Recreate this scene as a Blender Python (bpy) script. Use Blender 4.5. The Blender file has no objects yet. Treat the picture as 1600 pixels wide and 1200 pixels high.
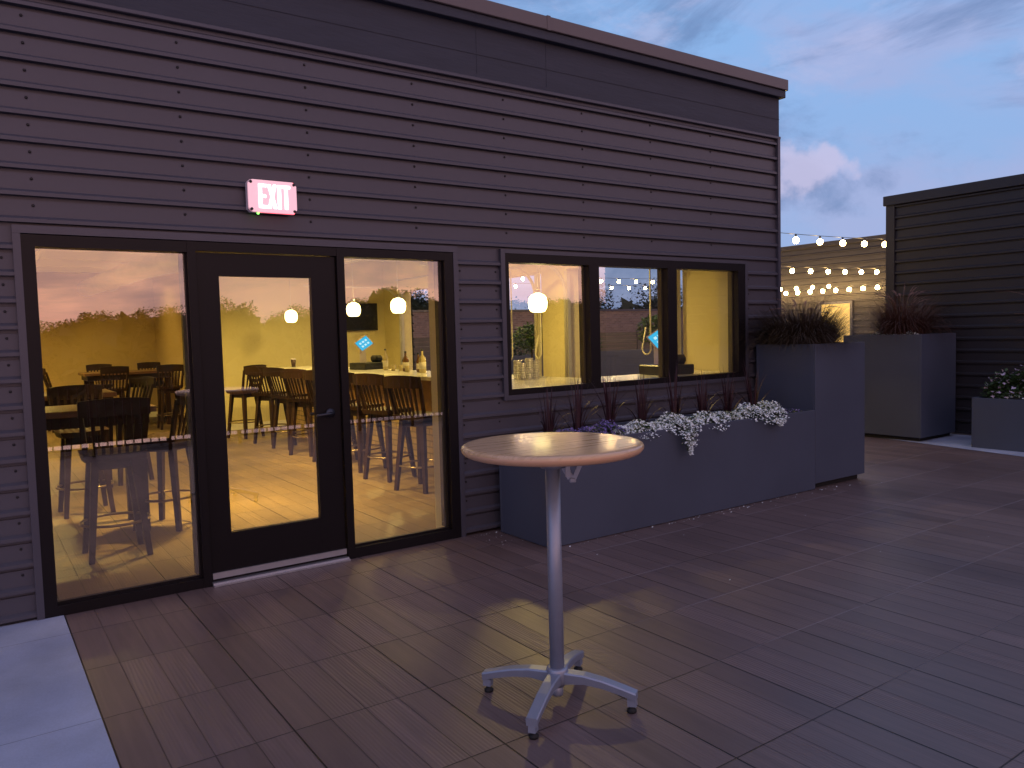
import bpy, math, random
from mathutils import Vector, Matrix
random.seed(7)
S = bpy.context.scene
COL = S.collection
R = math.radians

# ------------------------------------------------------------------ camera
cam_d = bpy.data.cameras.new("camera")
cam = bpy.data.objects.new("camera", cam_d)
COL.objects.link(cam)
S.camera = cam
_M = Matrix(((0.8195753, 0.0576687, -0.5700619), (-0.5723669, 0.0367114, -0.8191754), (-0.0263130, 0.9976606, 0.0630954)))
cam.matrix_world = Matrix.Translation((-0.3778, -5.1638, 1.5556)) @ _M.to_4x4()
cam_d.sensor_width = 36.0
cam_d.lens = 1220.7 / 1600.0 * 36.0
cam_d.clip_start = 0.05
cam_d.clip_end = 2000

# ------------------------------------------------------------------ world: dusk sky, afterglow low in the -Y direction
W = bpy.data.worlds.new("World"); S.world = W; W.use_nodes = True
nt = W.node_tree; nt.nodes.clear()
def N(t, nt_=None, **kw):
    n = (nt_ or nt).nodes.new(t)
    for k, v in kw.items(): setattr(n, k, v)
    return n
def ramp(nt_, fac, stops, interp='EASE'):
    r = nt_.nodes.new('ShaderNodeValToRGB'); r.color_ramp.interpolation = interp
    els = r.color_ramp.elements
    while len(els) < len(stops): els.new(0.5)
    for e, (p, c) in zip(els, stops):
        e.position = p; e.color = (c[0], c[1], c[2], 1)
    nt_.links.new(fac, r.inputs[0]); return r.outputs[0]
def math_(nt_, op, a, b=None, c=None, clamp=False):
    m = nt_.nodes.new('ShaderNodeMath'); m.operation = op; m.use_clamp = clamp
    for i, v in enumerate((a, b, c)):
        if v is None: continue
        if isinstance(v, (int, float)): m.inputs[i].default_value = v
        else: nt_.links.new(v, m.inputs[i])
    return m.outputs[0]
def mixc(nt_, f, a, b, mode='MIX'):
    m = nt_.nodes.new('ShaderNodeMix'); m.data_type = 'RGBA'; m.blend_type = mode
    def s(sock, v):
        if isinstance(v, (int, float)): sock.default_value = v
        elif isinstance(v, tuple): sock.default_value = (v[0], v[1], v[2], 1)
        else: nt_.links.new(v, sock)
    s(m.inputs[0], f); s(m.inputs[6], a); s(m.inputs[7], b)
    return m.outputs[2]
tc = N('ShaderNodeTexCoord')
sep = N('ShaderNodeSeparateXYZ'); nt.links.new(tc.outputs['Generated'], sep.inputs[0])
el = math_(nt, 'MAXIMUM', sep.outputs['Z'], 0.0)
# away from the sunset: lavender-blue low, clear blue above
back = ramp(nt, el, [(0.0, (.37, .46, .72)), (0.12, (.31, .47, .81)), (0.35, (.27, .48, .86)), (1.0, (.16, .28, .66))])
glow = ramp(nt, el, [(0.0, (2.5, 1.22, 1.08)), (0.08, (3.4, 1.75, 1.20)), (0.2, (1.5, 1.02, 1.08)), (0.42, (.38, .44, .84)), (1.0, (.16, .28, .66))])
az = math_(nt, 'MULTIPLY_ADD', sep.outputs['Y'], -0.85, 0.18, clamp=True)
azx = math_(nt, 'POWER', az, 1.35)
sky = mixc(nt, azx, back, glow)
# clouds: noise over the sky directions, flattened towards the horizon
def cloud(scale, detail, off, lo, hi, rough=.58, dist=.4, sq=(1, 1, 2.4)):
    mp = N('ShaderNodeMapping'); mp.inputs['Location'].default_value = off; mp.inputs['Scale'].default_value = sq
    mp.inputs['Rotation'].default_value = (.22, -.18, 0)
    nt.links.new(tc.outputs['Generated'], mp.inputs[0])
    n = N('ShaderNodeTexNoise'); n.inputs['Scale'].default_value = scale; n.inputs['Detail'].default_value = detail
    n.inputs['Roughness'].default_value = rough; n.inputs['Distortion'].default_value = dist
    nt.links.new(mp.outputs[0], n.inputs['Vector'])
    mr = N('ShaderNodeMapRange'); mr.interpolation_type = 'SMOOTHSTEP'
    mr.inputs['From Min'].default_value = lo; mr.inputs['From Max'].default_value = hi
    nt.links.new(n.outputs['Fac'], mr.inputs['Value']); return mr.outputs[0]
c1 = cloud(2.4, 8, (3.1, 1.7, 0), .40, .60)
c2 = cloud(5.0, 9, (7.3, 2.2, 3), .54, .68, .62, .3, (1, 1, 1.7))
c3 = cloud(3.0, 9, (1.0, 5.5, 6), .43, .60, .62, .5, (1, 1, 2.8))
lit = mixc(nt, azx, (.40, .46, .76), (1.4, .85, .85))
sky = mixc(nt, math_(nt, 'MULTIPLY', c1, .75), sky, lit)
dark = mixc(nt, azx, (.150, .245, .49), (.80, .56, .70))
sky = mixc(nt, math_(nt, 'MULTIPLY', c3, .75), sky, dark)
sky = mixc(nt, math_(nt, 'MULTIPLY', c2, .45), sky, mixc(nt, azx, (.56, .57, .84), (1.8, 1.05, .9)))
# one bright puff low in the blue part of the sky
nv = N('ShaderNodeVectorMath', operation='DISTANCE'); nv.inputs[1].default_value = (.812, .552, .183)
sqz = N('ShaderNodeVectorMath', operation='MULTIPLY_ADD'); nt.links.new(tc.outputs['Generated'], sqz.inputs[0])
sqz.inputs[1].default_value = (1, 1, 1.5); sqz.inputs[2].default_value = (0, 0, -.0915); nt.links.new(sqz.outputs[0], nv.inputs[0])
sc1 = N('ShaderNodeTexNoise'); sc1.inputs['Scale'].default_value = 34; sc1.inputs['Detail'].default_value = 7; nt.links.new(tc.outputs['Generated'], sc1.inputs['Vector'])
pm = N('ShaderNodeMapRange'); pm.interpolation_type = 'SMOOTHSTEP'; pm.inputs['From Min'].default_value = .052; pm.inputs['From Max'].default_value = .022
nt.links.new(math_(nt, 'MULTIPLY_ADD', sc1.outputs['Fac'], .11, math_(nt, 'SUBTRACT', nv.outputs['Value'], .055)), pm.inputs['Value'])
sky = mixc(nt, math_(nt, 'MULTIPLY', pm.outputs[0], .8), sky, (.60, .57, .82))
nish = N('ShaderNodeTexSky', sky_type='NISHITA'); nish.sun_disc = False
nish.sun_elevation = R(0.5); nish.sun_rotation = R(180)
bg0 = N('ShaderNodeBackground'); bg0.inputs[1].default_value = 0.02; nt.links.new(nish.outputs[0], bg0.inputs[0])
bg = N('ShaderNodeBackground'); bg.inputs[1].default_value = 0.95; nt.links.new(sky, bg.inputs[0])
add = N('ShaderNodeAddShader'); nt.links.new(bg.outputs[0], add.inputs[0]); nt.links.new(bg0.outputs[0], add.inputs[1])
out = N('ShaderNodeOutputWorld'); nt.links.new(add.outputs[0], out.inputs[0])

S.view_settings.view_transform = 'Standard'; S.view_settings.look = 'None'
S.view_settings.exposure = 0.0; S.view_settings.gamma = 1.0
S.render.engine = 'CYCLES'
try:
    S.cycles.max_bounces = 10; S.cycles.transparent_max_bounces = 24; S.cycles.sample_clamp_indirect = 4.0
    S.cycles.glossy_bounces = 5
except Exception: pass

# ------------------------------------------------------------------ materials
def mat(name, base, rough=.5, metal=0.0, spec=None, noise=0.0, nscale=8.0, bump=0.0, bscale=60.0, emis=None, estr=0.0, stretch=None, coat=0.0, rvar=0.0):
    m = bpy.data.materials.new(name); m.use_nodes = True
    t = m.node_tree; b = t.nodes['Principled BSDF']
    b.inputs['Base Color'].default_value = (*base, 1); b.inputs['Roughness'].default_value = rough
    b.inputs['Metallic'].default_value = metal
    if spec is not None: b.inputs['Specular IOR Level'].default_value = spec
    if coat: b.inputs['Coat Weight'].default_value = coat; b.inputs['Coat Roughness'].default_value = .16
    tcn = t.nodes.new('ShaderNodeTexCoord'); v = tcn.outputs['Object']
    if stretch:
        mp = t.nodes.new('ShaderNodeMapping'); mp.inputs['Scale'].default_value = stretch
        t.links.new(v, mp.inputs[0]); v = mp.outputs[0]
    if noise:
        n = t.nodes.new('ShaderNodeTexNoise'); n.inputs['Scale'].default_value = nscale; n.inputs['Detail'].default_value = 6
        t.links.new(v, n.inputs['Vector'])
        k = math_(t, 'MULTIPLY_ADD', n.outputs['Fac'], noise * 2, 1 - noise)
        c = t.nodes.new('ShaderNodeCombineColor')
        for i in range(3):
            t.links.new(math_(t, 'MULTIPLY', k, base[i]), c.inputs[i])
        t.links.new(c.outputs[0], b.inputs['Base Color'])
        if rvar:
            t.links.new(math_(t, 'MULTIPLY_ADD', n.outputs['Fac'], rvar * 2, rough - rvar), b.inputs['Roughness'])
    if bump:
        n2 = t.nodes.new('ShaderNodeTexNoise'); n2.inputs['Scale'].default_value = bscale; n2.inputs['Detail'].default_value = 4
        t.links.new(v, n2.inputs['Vector'])
        bp = t.nodes.new('ShaderNodeBump'); bp.inputs['Strength'].default_value = bump; bp.inputs['Distance'].default_value = .01
        t.links.new(n2.outputs['Fac'], bp.inputs['Height']); t.links.new(bp.outputs[0], b.inputs['Normal'])
    if emis:
        b.inputs['Emission Color'].default_value = (*emis, 1); b.inputs['Emission Strength'].default_value = estr
    return m

M = {}
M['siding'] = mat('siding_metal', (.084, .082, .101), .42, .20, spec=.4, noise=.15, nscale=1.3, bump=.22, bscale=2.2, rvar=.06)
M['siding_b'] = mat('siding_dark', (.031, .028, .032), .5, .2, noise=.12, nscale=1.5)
M['trim'] = mat('trim_metal', (.075, .075, .096), .4, .3, noise=.08, nscale=3)
M['membrane'] = mat('roof_membrane', (.036, .041, .060), .7, 0, noise=.28, nscale=4, bump=.25, bscale=18, stretch=(.5, 1, 3))
M['coping'] = mat('coping_metal', (.12, .10, .10), .4, .35, noise=.08, nscale=2)
M['screw'] = mat('screw_head', (.03, .028, .03), .4, .6)
M['alum'] = mat('dark_bronze_aluminium', (.009, .0072, .0085), .38, .2, spec=.25, noise=.1, nscale=6)
M['gasket'] = mat('interior_mullion', (.10, .085, .05), .4, .3, noise=.1, nscale=6)
M['sill'] = mat('threshold_aluminium', (.5, .5, .52), .35, .8, noise=.12, nscale=20)
M['drywall'] = mat('cream_drywall', (.70, .62, .34), .8, 0, noise=.04, nscale=1.5, bump=.02)
M['shadewall'] = mat('shaded_drywall', (.46, .33, .15), .8, 0, noise=.05, nscale=1.5)  # cream drywall toned brown: the rear recess's weaker light put into the colour
M['ceiling'] = mat('white_ceiling', (.88, .85, .76), .8, 0, noise=.05, nscale=2)
M['duct'] = mat('galvanised_duct', (.62, .62, .58), .45, .3, noise=.15, nscale=5)
M['planter'] = mat('grey_planter', (.058, .071, .106), .55, .0, noise=.20, nscale=1.7, bump=.05, bscale=120, rvar=.08)
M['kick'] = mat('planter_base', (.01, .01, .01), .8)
M['soil'] = mat('soil', (.02, .014, .01), .95, 0, noise=.4, nscale=40, bump=.6, bscale=50)
M['silver'] = mat('silver_powder_coat', (.33, .36, .44), .42, .5, noise=.06, nscale=30)
M['rubber'] = mat('black_rubber', (.008, .008, .008), .7)
M['blackplastic'] = mat('black_plastic', (.012, .012, .013), .35)
M['whiteplastic'] = mat('white_plastic', (.62, .55, .58), .4)
M['stoolwood'] = mat('dark_stained_wood', (.030, .013, .008), .5, 0, spec=.22, noise=.35, nscale=9, stretch=(1, 1, .2))
M['tablewood'] = mat('brown_table_wood', (.13, .062, .028), .35, 0, noise=.3, nscale=10, stretch=(.25, 1, 1), coat=.3)
M['barwood'] = mat('bar_front_planks', (.19, .095, .04), .5, 0, noise=.35, nscale=7, stretch=(1, .15, 1.6))
M['quartz'] = mat('white_quartz', (.72, .71, .66), .18, 0, noise=.06, nscale=20)
M['ring'] = mat('bronze_ring', (.22, .16, .10), .3, .9)
M['brushed'] = mat('brushed_steel', (.5, .5, .5), .3, .9)
M['white_steel'] = mat('galvanised_track', (.62, .60, .50), .4, .5)
M['rope'] = mat('pull_rope', (.65, .62, .5), .8)
M['concrete'] = mat('pale_paver', (.34, .35, .41), .7, 0, noise=.16, nscale=2.6, bump=.06, bscale=80, rvar=.1)
M['leaf'] = mat('green_foliage', (.045, .085, .02), .6, 0, noise=.5, nscale=12)
M['leafbright'] = mat('bright_foliage', (.15, .24, .03), .6, 0, noise=.4, nscale=10)
M['leafdark'] = mat('treeline_foliage', (.030, .045, .018), .8, 0, noise=.5, nscale=.6)
M['grassdark'] = mat('dark_grass_blades', (.060, .040, .024), .6, 0, noise=.4, nscale=8)
M['grassred'] = mat('red_grass_blades', (.085, .035, .022), .55, 0, noise=.4, nscale=8)
M['spike'] = mat('purple_spike_leaves', (.038, .012, .018), .5, 0, noise=.35, nscale=15)
M['plume'] = mat('grass_plume', (.32, .22, .20), .9, 0, noise=.3, nscale=40)
M['petalwhite'] = mat('white_petals', (.86, .95, .93), .6)
M['petalpurple'] = mat('purple_petals', (.20, .15, .42), .6, 0, noise=.35, nscale=90)
M['petalpink'] = mat('pale_pink_petals', (.58, .48, .60), .6)
M['bark'] = mat('bark', (.06, .04, .03), .9, 0, noise=.3, nscale=20)
M['cup'] = mat('dark_cup', (.05, .02, .012), .4)
M['bottle_clear'] = mat('pale_bottle_glass', (.5, .42, .22), .08, 0)
M['bottle_amber'] = mat('amber_bottle_glass', (.14, .06, .015), .1, 0)
M['label'] = mat('paper_label', (.65, .6, .5), .7)
M['asphalt'] = mat('ground', (.035, .04, .03), .95, 0, noise=.4, nscale=.2)
M['fence'] = mat('grey_fence_boards', (.085, .075, .07), .7, 0, noise=.2, nscale=3)
M['railing'] = mat('black_railing', (.015, .015, .015), .4, .4)
M['curb'] = mat('pale_roof_curb', (.80, .78, .80), .16, .9)
M['awning'] = mat('charcoal_awning', (.03, .03, .04), .7)

def emission(name, col, strength):
    m = bpy.data.materials.new(name); m.use_nodes = True; t = m.node_tree; t.nodes.clear()
    e = t.nodes.new('ShaderNodeEmission'); e.inputs[0].default_value = (*col, 1); e.inputs[1].default_value = strength
    o = t.nodes.new('ShaderNodeOutputMaterial'); t.links.new(e.outputs[0], o.inputs[0]); return m
M['pendant'] = emission('lit_pendant_glass', (1.0, .78, .30), 11.0)
M['downlight'] = emission('lit_downlight', (1.0, .80, .45), 8.0)
M['bulb'] = emission('lit_bulb', (1.0, .62, .22), 150.0)
M['bulbdim'] = emission('lit_bulb_near', (1.0, .66, .26), 55.0)
M['exitletters'] = emission('lit_exit_letters', (1.0, .86, .80), 4.0)
M['exitface'] = mat('lit_exit_face', (.60, .50, .54), .4, emis=(1.0, .52, .60), estr=.74)
M['exitedge'] = emission('lit_exit_edge', (1.0, .10, .14), 3.5)
M['greenled'] = emission('green_led', (.25, 1.0, .15), 3.5)
M['screen'] = emission('lit_blue_screen', (.05, .50, .85), 1.3)
M['screenlight'] = emission('lit_white_screen_text', (.6, .9, 1.0), 1.3)
M['tv'] = mat('tv_screen', (.010, .010, .008), .25)
M['doorway'] = emission('lit_doorway', (1.0, .58, .15), 1.5)

def glass(name, refl, tint=(.97, .97, .95)):
    m = bpy.data.materials.new(name); m.use_nodes = True; t = m.node_tree; t.nodes.clear()
    tr = t.nodes.new('ShaderNodeBsdfTransparent'); tr.inputs[0].default_value = (*tint, 1)
    gl = t.nodes.new('ShaderNodeBsdfGlossy'); gl.inputs['Roughness'].default_value = 0.0
    gl.inputs[0].default_value = (1, 1, 1, 1)
    lw = t.nodes.new('ShaderNodeFresnel'); lw.inputs[0].default_value = 1.45
    gg = t.nodes.new('ShaderNodeNewGeometry')      # one reflection per pane: the rear face only lets light through
    f = math_(t, 'MULTIPLY', math_(t, 'ADD', lw.outputs[0], refl, clamp=True), math_(t, 'SUBTRACT', 1.0, gg.outputs['Backfacing']))
    mx = t.nodes.new('ShaderNodeMixShader'); t.links.new(f, mx.inputs[0])
    t.links.new(tr.outputs[0], mx.inputs[1]); t.links.new(gl.outputs[0], mx.inputs[2])
    o = t.nodes.new('ShaderNodeOutputMaterial'); t.links.new(mx.outputs[0], o.inputs[0]); return m
M['glass'] = glass('coated_glass', .19)
M['clearglass'] = glass('clear_glass', .38)
M['cupwhite'] = mat('clear_plastic_cup', (.80, .78, .70), .2); M['cupwhite'].node_tree.nodes['Principled BSDF'].inputs['Alpha'].default_value = .62

def deck_material(name='wood_look_pavers', rgb=(.152, .104, .092)):
    m = bpy.data.materials.new(name); m.use_nodes = True; t = m.node_tree
    b = t.nodes['Principled BSDF']
    g = t.nodes.new('ShaderNodeNewGeometry'); s = t.nodes.new('ShaderNodeSeparateXYZ'); t.links.new(g.outputs['Position'], s.inputs[0])
    X, Y = s.outputs[0], s.outputs[1]
    px = math_(t, 'DIVIDE', X, .1524); pv = math_(t, 'DIVIDE', math_(t, 'ADD', Y, .374), .5965)
    bx = math_(t, 'DIVIDE', X, .6096)
    def edge(v, size):     # metres to nearest joint
        fr = math_(t, 'FRACT', v); return math_(t, 'MULTIPLY', math_(t, 'MINIMUM', fr, math_(t, 'SUBTRACT', 1.0, fr)), size)
    ep, ev, eb = edge(px, .1524), edge(pv, .5965), edge(bx, .6096)
    score = math_(t, 'LESS_THAN', ep, .0013)
    def sm(v, a, c):
        r = t.nodes.new('ShaderNodeMapRange'); r.interpolation_type = 'SMOOTHSTEP'
        r.inputs['From Min'].default_value = a; r.inputs['From Max'].default_value = c
        t.links.new(v, r.inputs['Value']); return r.outputs[0]
    hs = sm(ep, .0010, .0034); hj = math_(t, 'MINIMUM', sm(ev, .0016, .0040), sm(eb, .0016, .0046))
    cell = t.nodes.new('ShaderNodeCombineXYZ')
    t.links.new(math_(t, 'FLOOR', px), cell.inputs[0]); t.links.new(math_(t, 'FLOOR', pv), cell.inputs[1])
    wn = t.nodes.new('ShaderNodeTexWhiteNoise'); t.links.new(cell.outputs[0], wn.inputs['Vector'])
    # grain runs along Y, shifted per plank
    off = t.nodes.new('ShaderNodeVectorMath'); off.operation = 'MULTIPLY_ADD'
    t.links.new(wn.outputs['Color'], off.inputs[0]); off.inputs[1].default_value = (9, 9, 9)
    t.links.new(g.outputs['Position'], off.inputs[2])
    mp = t.nodes.new('ShaderNodeMapping'); mp.inputs['Scale'].default_value = (30, 1.5, 1); t.links.new(off.outputs[0], mp.inputs[0])
    n1 = t.nodes.new('ShaderNodeTexNoise'); n1.inputs['Scale'].default_value = 1; n1.inputs['Detail'].default_value = 5; n1.inputs['Distortion'].default_value = .7
    t.links.new(mp.outputs[0], n1.inputs['Vector'])
    wv = t.nodes.new('ShaderNodeTexWave'); wv.bands_direction = 'X'; wv.inputs['Scale'].default_value = 1.1
    wv.inputs['Distortion'].default_value = 7; wv.inputs['Detail'].default_value = 2; wv.inputs['Detail Scale'].default_value = .9
    mp2 = t.nodes.new('ShaderNodeMapping'); mp2.inputs['Scale'].default_value = (17, 1.5, 1); t.links.new(off.outputs[0], mp2.inputs[0])
    t.links.new(mp2.outputs[0], wv.inputs['Vector'])
    big = t.nodes.new('ShaderNodeTexNoise'); big.inputs['Scale'].default_value = .9; big.inputs['Detail'].default_value = 5
    t.links.new(g.outputs['Position'], big.inputs['Vector'])
    k = math_(t, 'MULTIPLY_ADD', wn.outputs['Value'], .26, .82)
    k = math_(t, 'MULTIPLY', k, math_(t, 'MULTIPLY_ADD', n1.outputs['Fac'], .60, .70))
    k = math_(t, 'MULTIPLY', k, math_(t, 'MULTIPLY_ADD', big.outputs['Fac'], .5, .76))
    k = math_(t, 'MULTIPLY', k, math_(t, 'MULTIPLY_ADD', hs, .50, .50))
    k = math_(t, 'MULTIPLY', k, math_(t, 'MULTIPLY_ADD', hj, .88, .12))
    c = t.nodes.new('ShaderNodeCombineColor')
    for i, v in enumerate(rgb): t.links.new(math_(t, 'MULTIPLY', k, v), c.inputs[i])
    # sky sheen of the paver edges, painted pale into the open deck's row joints
    sheen_noise = t.nodes.new('ShaderNodeTexNoise'); sheen_noise.inputs['Scale'].default_value = 1.7; sheen_noise.inputs['Detail'].default_value = 6; t.links.new(g.outputs['Position'], sheen_noise.inputs['Vector'])
    sheen = math_(t, 'MULTIPLY', sm(X, 1.9, 3.2), sm(Y, -4.2, -2.4)); sheen = math_(t, 'MULTIPLY', sheen, sm(sheen_noise.outputs['Fac'], .34, .50))
    sheen = math_(t, 'MULTIPLY', sheen, math_(t, 'SUBTRACT', 1.0, sm(ev, .002, .006)))
    t.links.new(mixc(t, math_(t, 'MULTIPLY', sheen, .9), c.outputs[0], (.30, .25, .26)), b.inputs['Base Color'])
    t.links.new(math_(t, 'MULTIPLY_ADD', big.outputs['Fac'], .34, .25), b.inputs['Roughness'])
    gro = math_(t, 'MULTIPLY_ADD', sm(wn.outputs['Value'], .35, .8), .80, .12)
    h = math_(t, 'MULTIPLY', gro, math_(t, 'ADD', math_(t, 'MULTIPLY', wv.outputs['Fac'], .25), math_(t, 'MULTIPLY', n1.outputs['Fac'], .85)))
    h = math_(t, 'ADD', h, math_(t, 'MULTIPLY', hs, .5)); h = math_(t, 'ADD', h, hj)
    bp = t.nodes.new('ShaderNodeBump'); bp.inputs['Strength'].default_value = 1.0; bp.inputs['Distance'].default_value = .0034
    t.links.new(h, bp.inputs['Height']); t.links.new(bp.outputs[0], b.inputs['Normal'])
    return m
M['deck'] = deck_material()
M['indoor'] = deck_material('brown_wood_look_floor', (.150, .098, .050))

def paver_material():
    m = mat('pale_slabs', (.34, .35, .41), .7); t = m.node_tree; b = t.nodes['Principled BSDF']
    g = t.nodes.new('ShaderNodeNewGeometry'); s = t.nodes.new('ShaderNodeSeparateXYZ'); t.links.new(g.outputs['Position'], s.inputs[0])
    v = math_(t, 'DIVIDE', math_(t, 'ADD', s.outputs[1], .374), 1.193); u = math_(t, 'DIVIDE', s.outputs[0], .6096)
    def edge(v, size):
        fr = math_(t, 'FRACT', v); return math_(t, 'MULTIPLY', math_(t, 'MINIMUM', fr, math_(t, 'SUBTRACT', 1.0, fr)), size)
    e = math_(t, 'MINIMUM', edge(v, 1.193), edge(u, .6096))
    j = t.nodes.new('ShaderNodeMapRange'); j.inputs['From Min'].default_value = .001; j.inputs['From Max'].default_value = .003; t.links.new(e, j.inputs['Value'])
    n = t.nodes.new('ShaderNodeTexNoise'); n.inputs['Scale'].default_value = 2.2; n.inputs['Detail'].default_value = 7; t.links.new(g.outputs['Position'], n.inputs['Vector'])
    n2 = t.nodes.new('ShaderNodeTexNoise'); n2.inputs['Scale'].default_value = 140; t.links.new(g.outputs['Position'], n2.inputs['Vector'])
    k = math_(t, 'MULTIPLY', math_(t, 'MULTIPLY_ADD', n.outputs['Fac'], .9, .55), math_(t, 'MULTIPLY_ADD', j.outputs[0], .55, .45))
    k = math_(t, 'MULTIPLY', k, math_(t, 'MULTIPLY_ADD', n2.outputs['Fac'], .25, .87))
    c = t.nodes.new('ShaderNodeCombineColor')
    for i, q in enumerate((.38, .42, .52)): t.links.new(math_(t, 'MULTIPLY', k, q), c.inputs[i])
    t.links.new(c.outputs[0], b.inputs['Base Color'])
    bp = t.nodes.new('ShaderNodeBump'); bp.inputs['Strength'].default_value = .5; bp.inputs['Distance'].default_value = .003
    t.links.new(j.outputs[0], bp.inputs['Height']); t.links.new(bp.outputs[0], b.inputs['Normal'])
    return m
M['slab'] = paver_material()

def veneer_material():
    m = mat('maple_veneer', (.62, .38, .18), .2, coat=.5); t = m.node_tree; b = t.nodes['Principled BSDF']
    tcn = t.nodes.new('ShaderNodeTexCoord'); mp = t.nodes.new('ShaderNodeMapping'); mp.inputs['Scale'].default_value = (2.5, 60, 20)
    mp.inputs['Rotation'].default_value = (0, 0, R(-38)); t.links.new(tcn.outputs['Object'], mp.inputs[0])
    n = t.nodes.new('ShaderNodeTexNoise'); n.inputs['Scale'].default_value = 1; n.inputs['Detail'].default_value = 5; n.inputs['Distortion'].default_value = .4
    t.links.new(mp.outputs[0], n.inputs['Vector'])
    c = ramp(t, n.outputs['Fac'], [(.25, (.58, .35, .17)), (.55, (.68, .43, .22)), (.8, (.74, .49, .27))], 'LINEAR')
    t.links.new(c, b.inputs['Base Color'])
    t.links.new(math_(t, 'MULTIPLY_ADD', n.outputs['Fac'], .12, .22), b.inputs['Roughness'])
    return m
M['veneer'] = veneer_material()
M['rim'] = mat('maple_rim', (.72, .43, .25), .3, 0, noise=.10, nscale=2, stretch=(1, 1, 30), coat=.3)

def brick_material(name, c1, c2, mortar, scale=1.0):
    m = mat(name, c1, .85); t = m.node_tree; b = t.nodes['Principled BSDF']
    g = t.nodes.new('ShaderNodeNewGeometry'); s = t.nodes.new('ShaderNodeSeparateXYZ'); t.links.new(g.outputs['Position'], s.inputs[0])
    cb = t.nodes.new('ShaderNodeCombineXYZ'); t.links.new(math_(t, 'ADD', s.outputs[0], s.outputs[1]), cb.inputs[0]); t.links.new(s.outputs[2], cb.inputs[1])
    br = t.nodes.new('ShaderNodeTexBrick'); br.inputs['Scale'].default_value = scale
    br.inputs['Brick Width'].default_value = .22; br.inputs['Row Height'].default_value = .075; br.inputs['Mortar Size'].default_value = .008
    br.inputs['Color1'].default_value = (*c1, 1); br.inputs['Color2'].default_value = (*c2, 1); br.inputs['Mortar'].default_value = (*mortar, 1)
    t.links.new(cb.outputs[0], br.inputs['Vector']); t.links.new(br.outputs['Color'], b.inputs['Base Color'])
    return m
M['brick'] = brick_material('red_brick', (.24, .165, .15), (.15, .10, .095), (.22, .20, .19))
M['barstone'] = brick_material('bar_front_tile', (.22, .14, .07), (.30, .20, .10), (.12, .08, .04))

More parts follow.
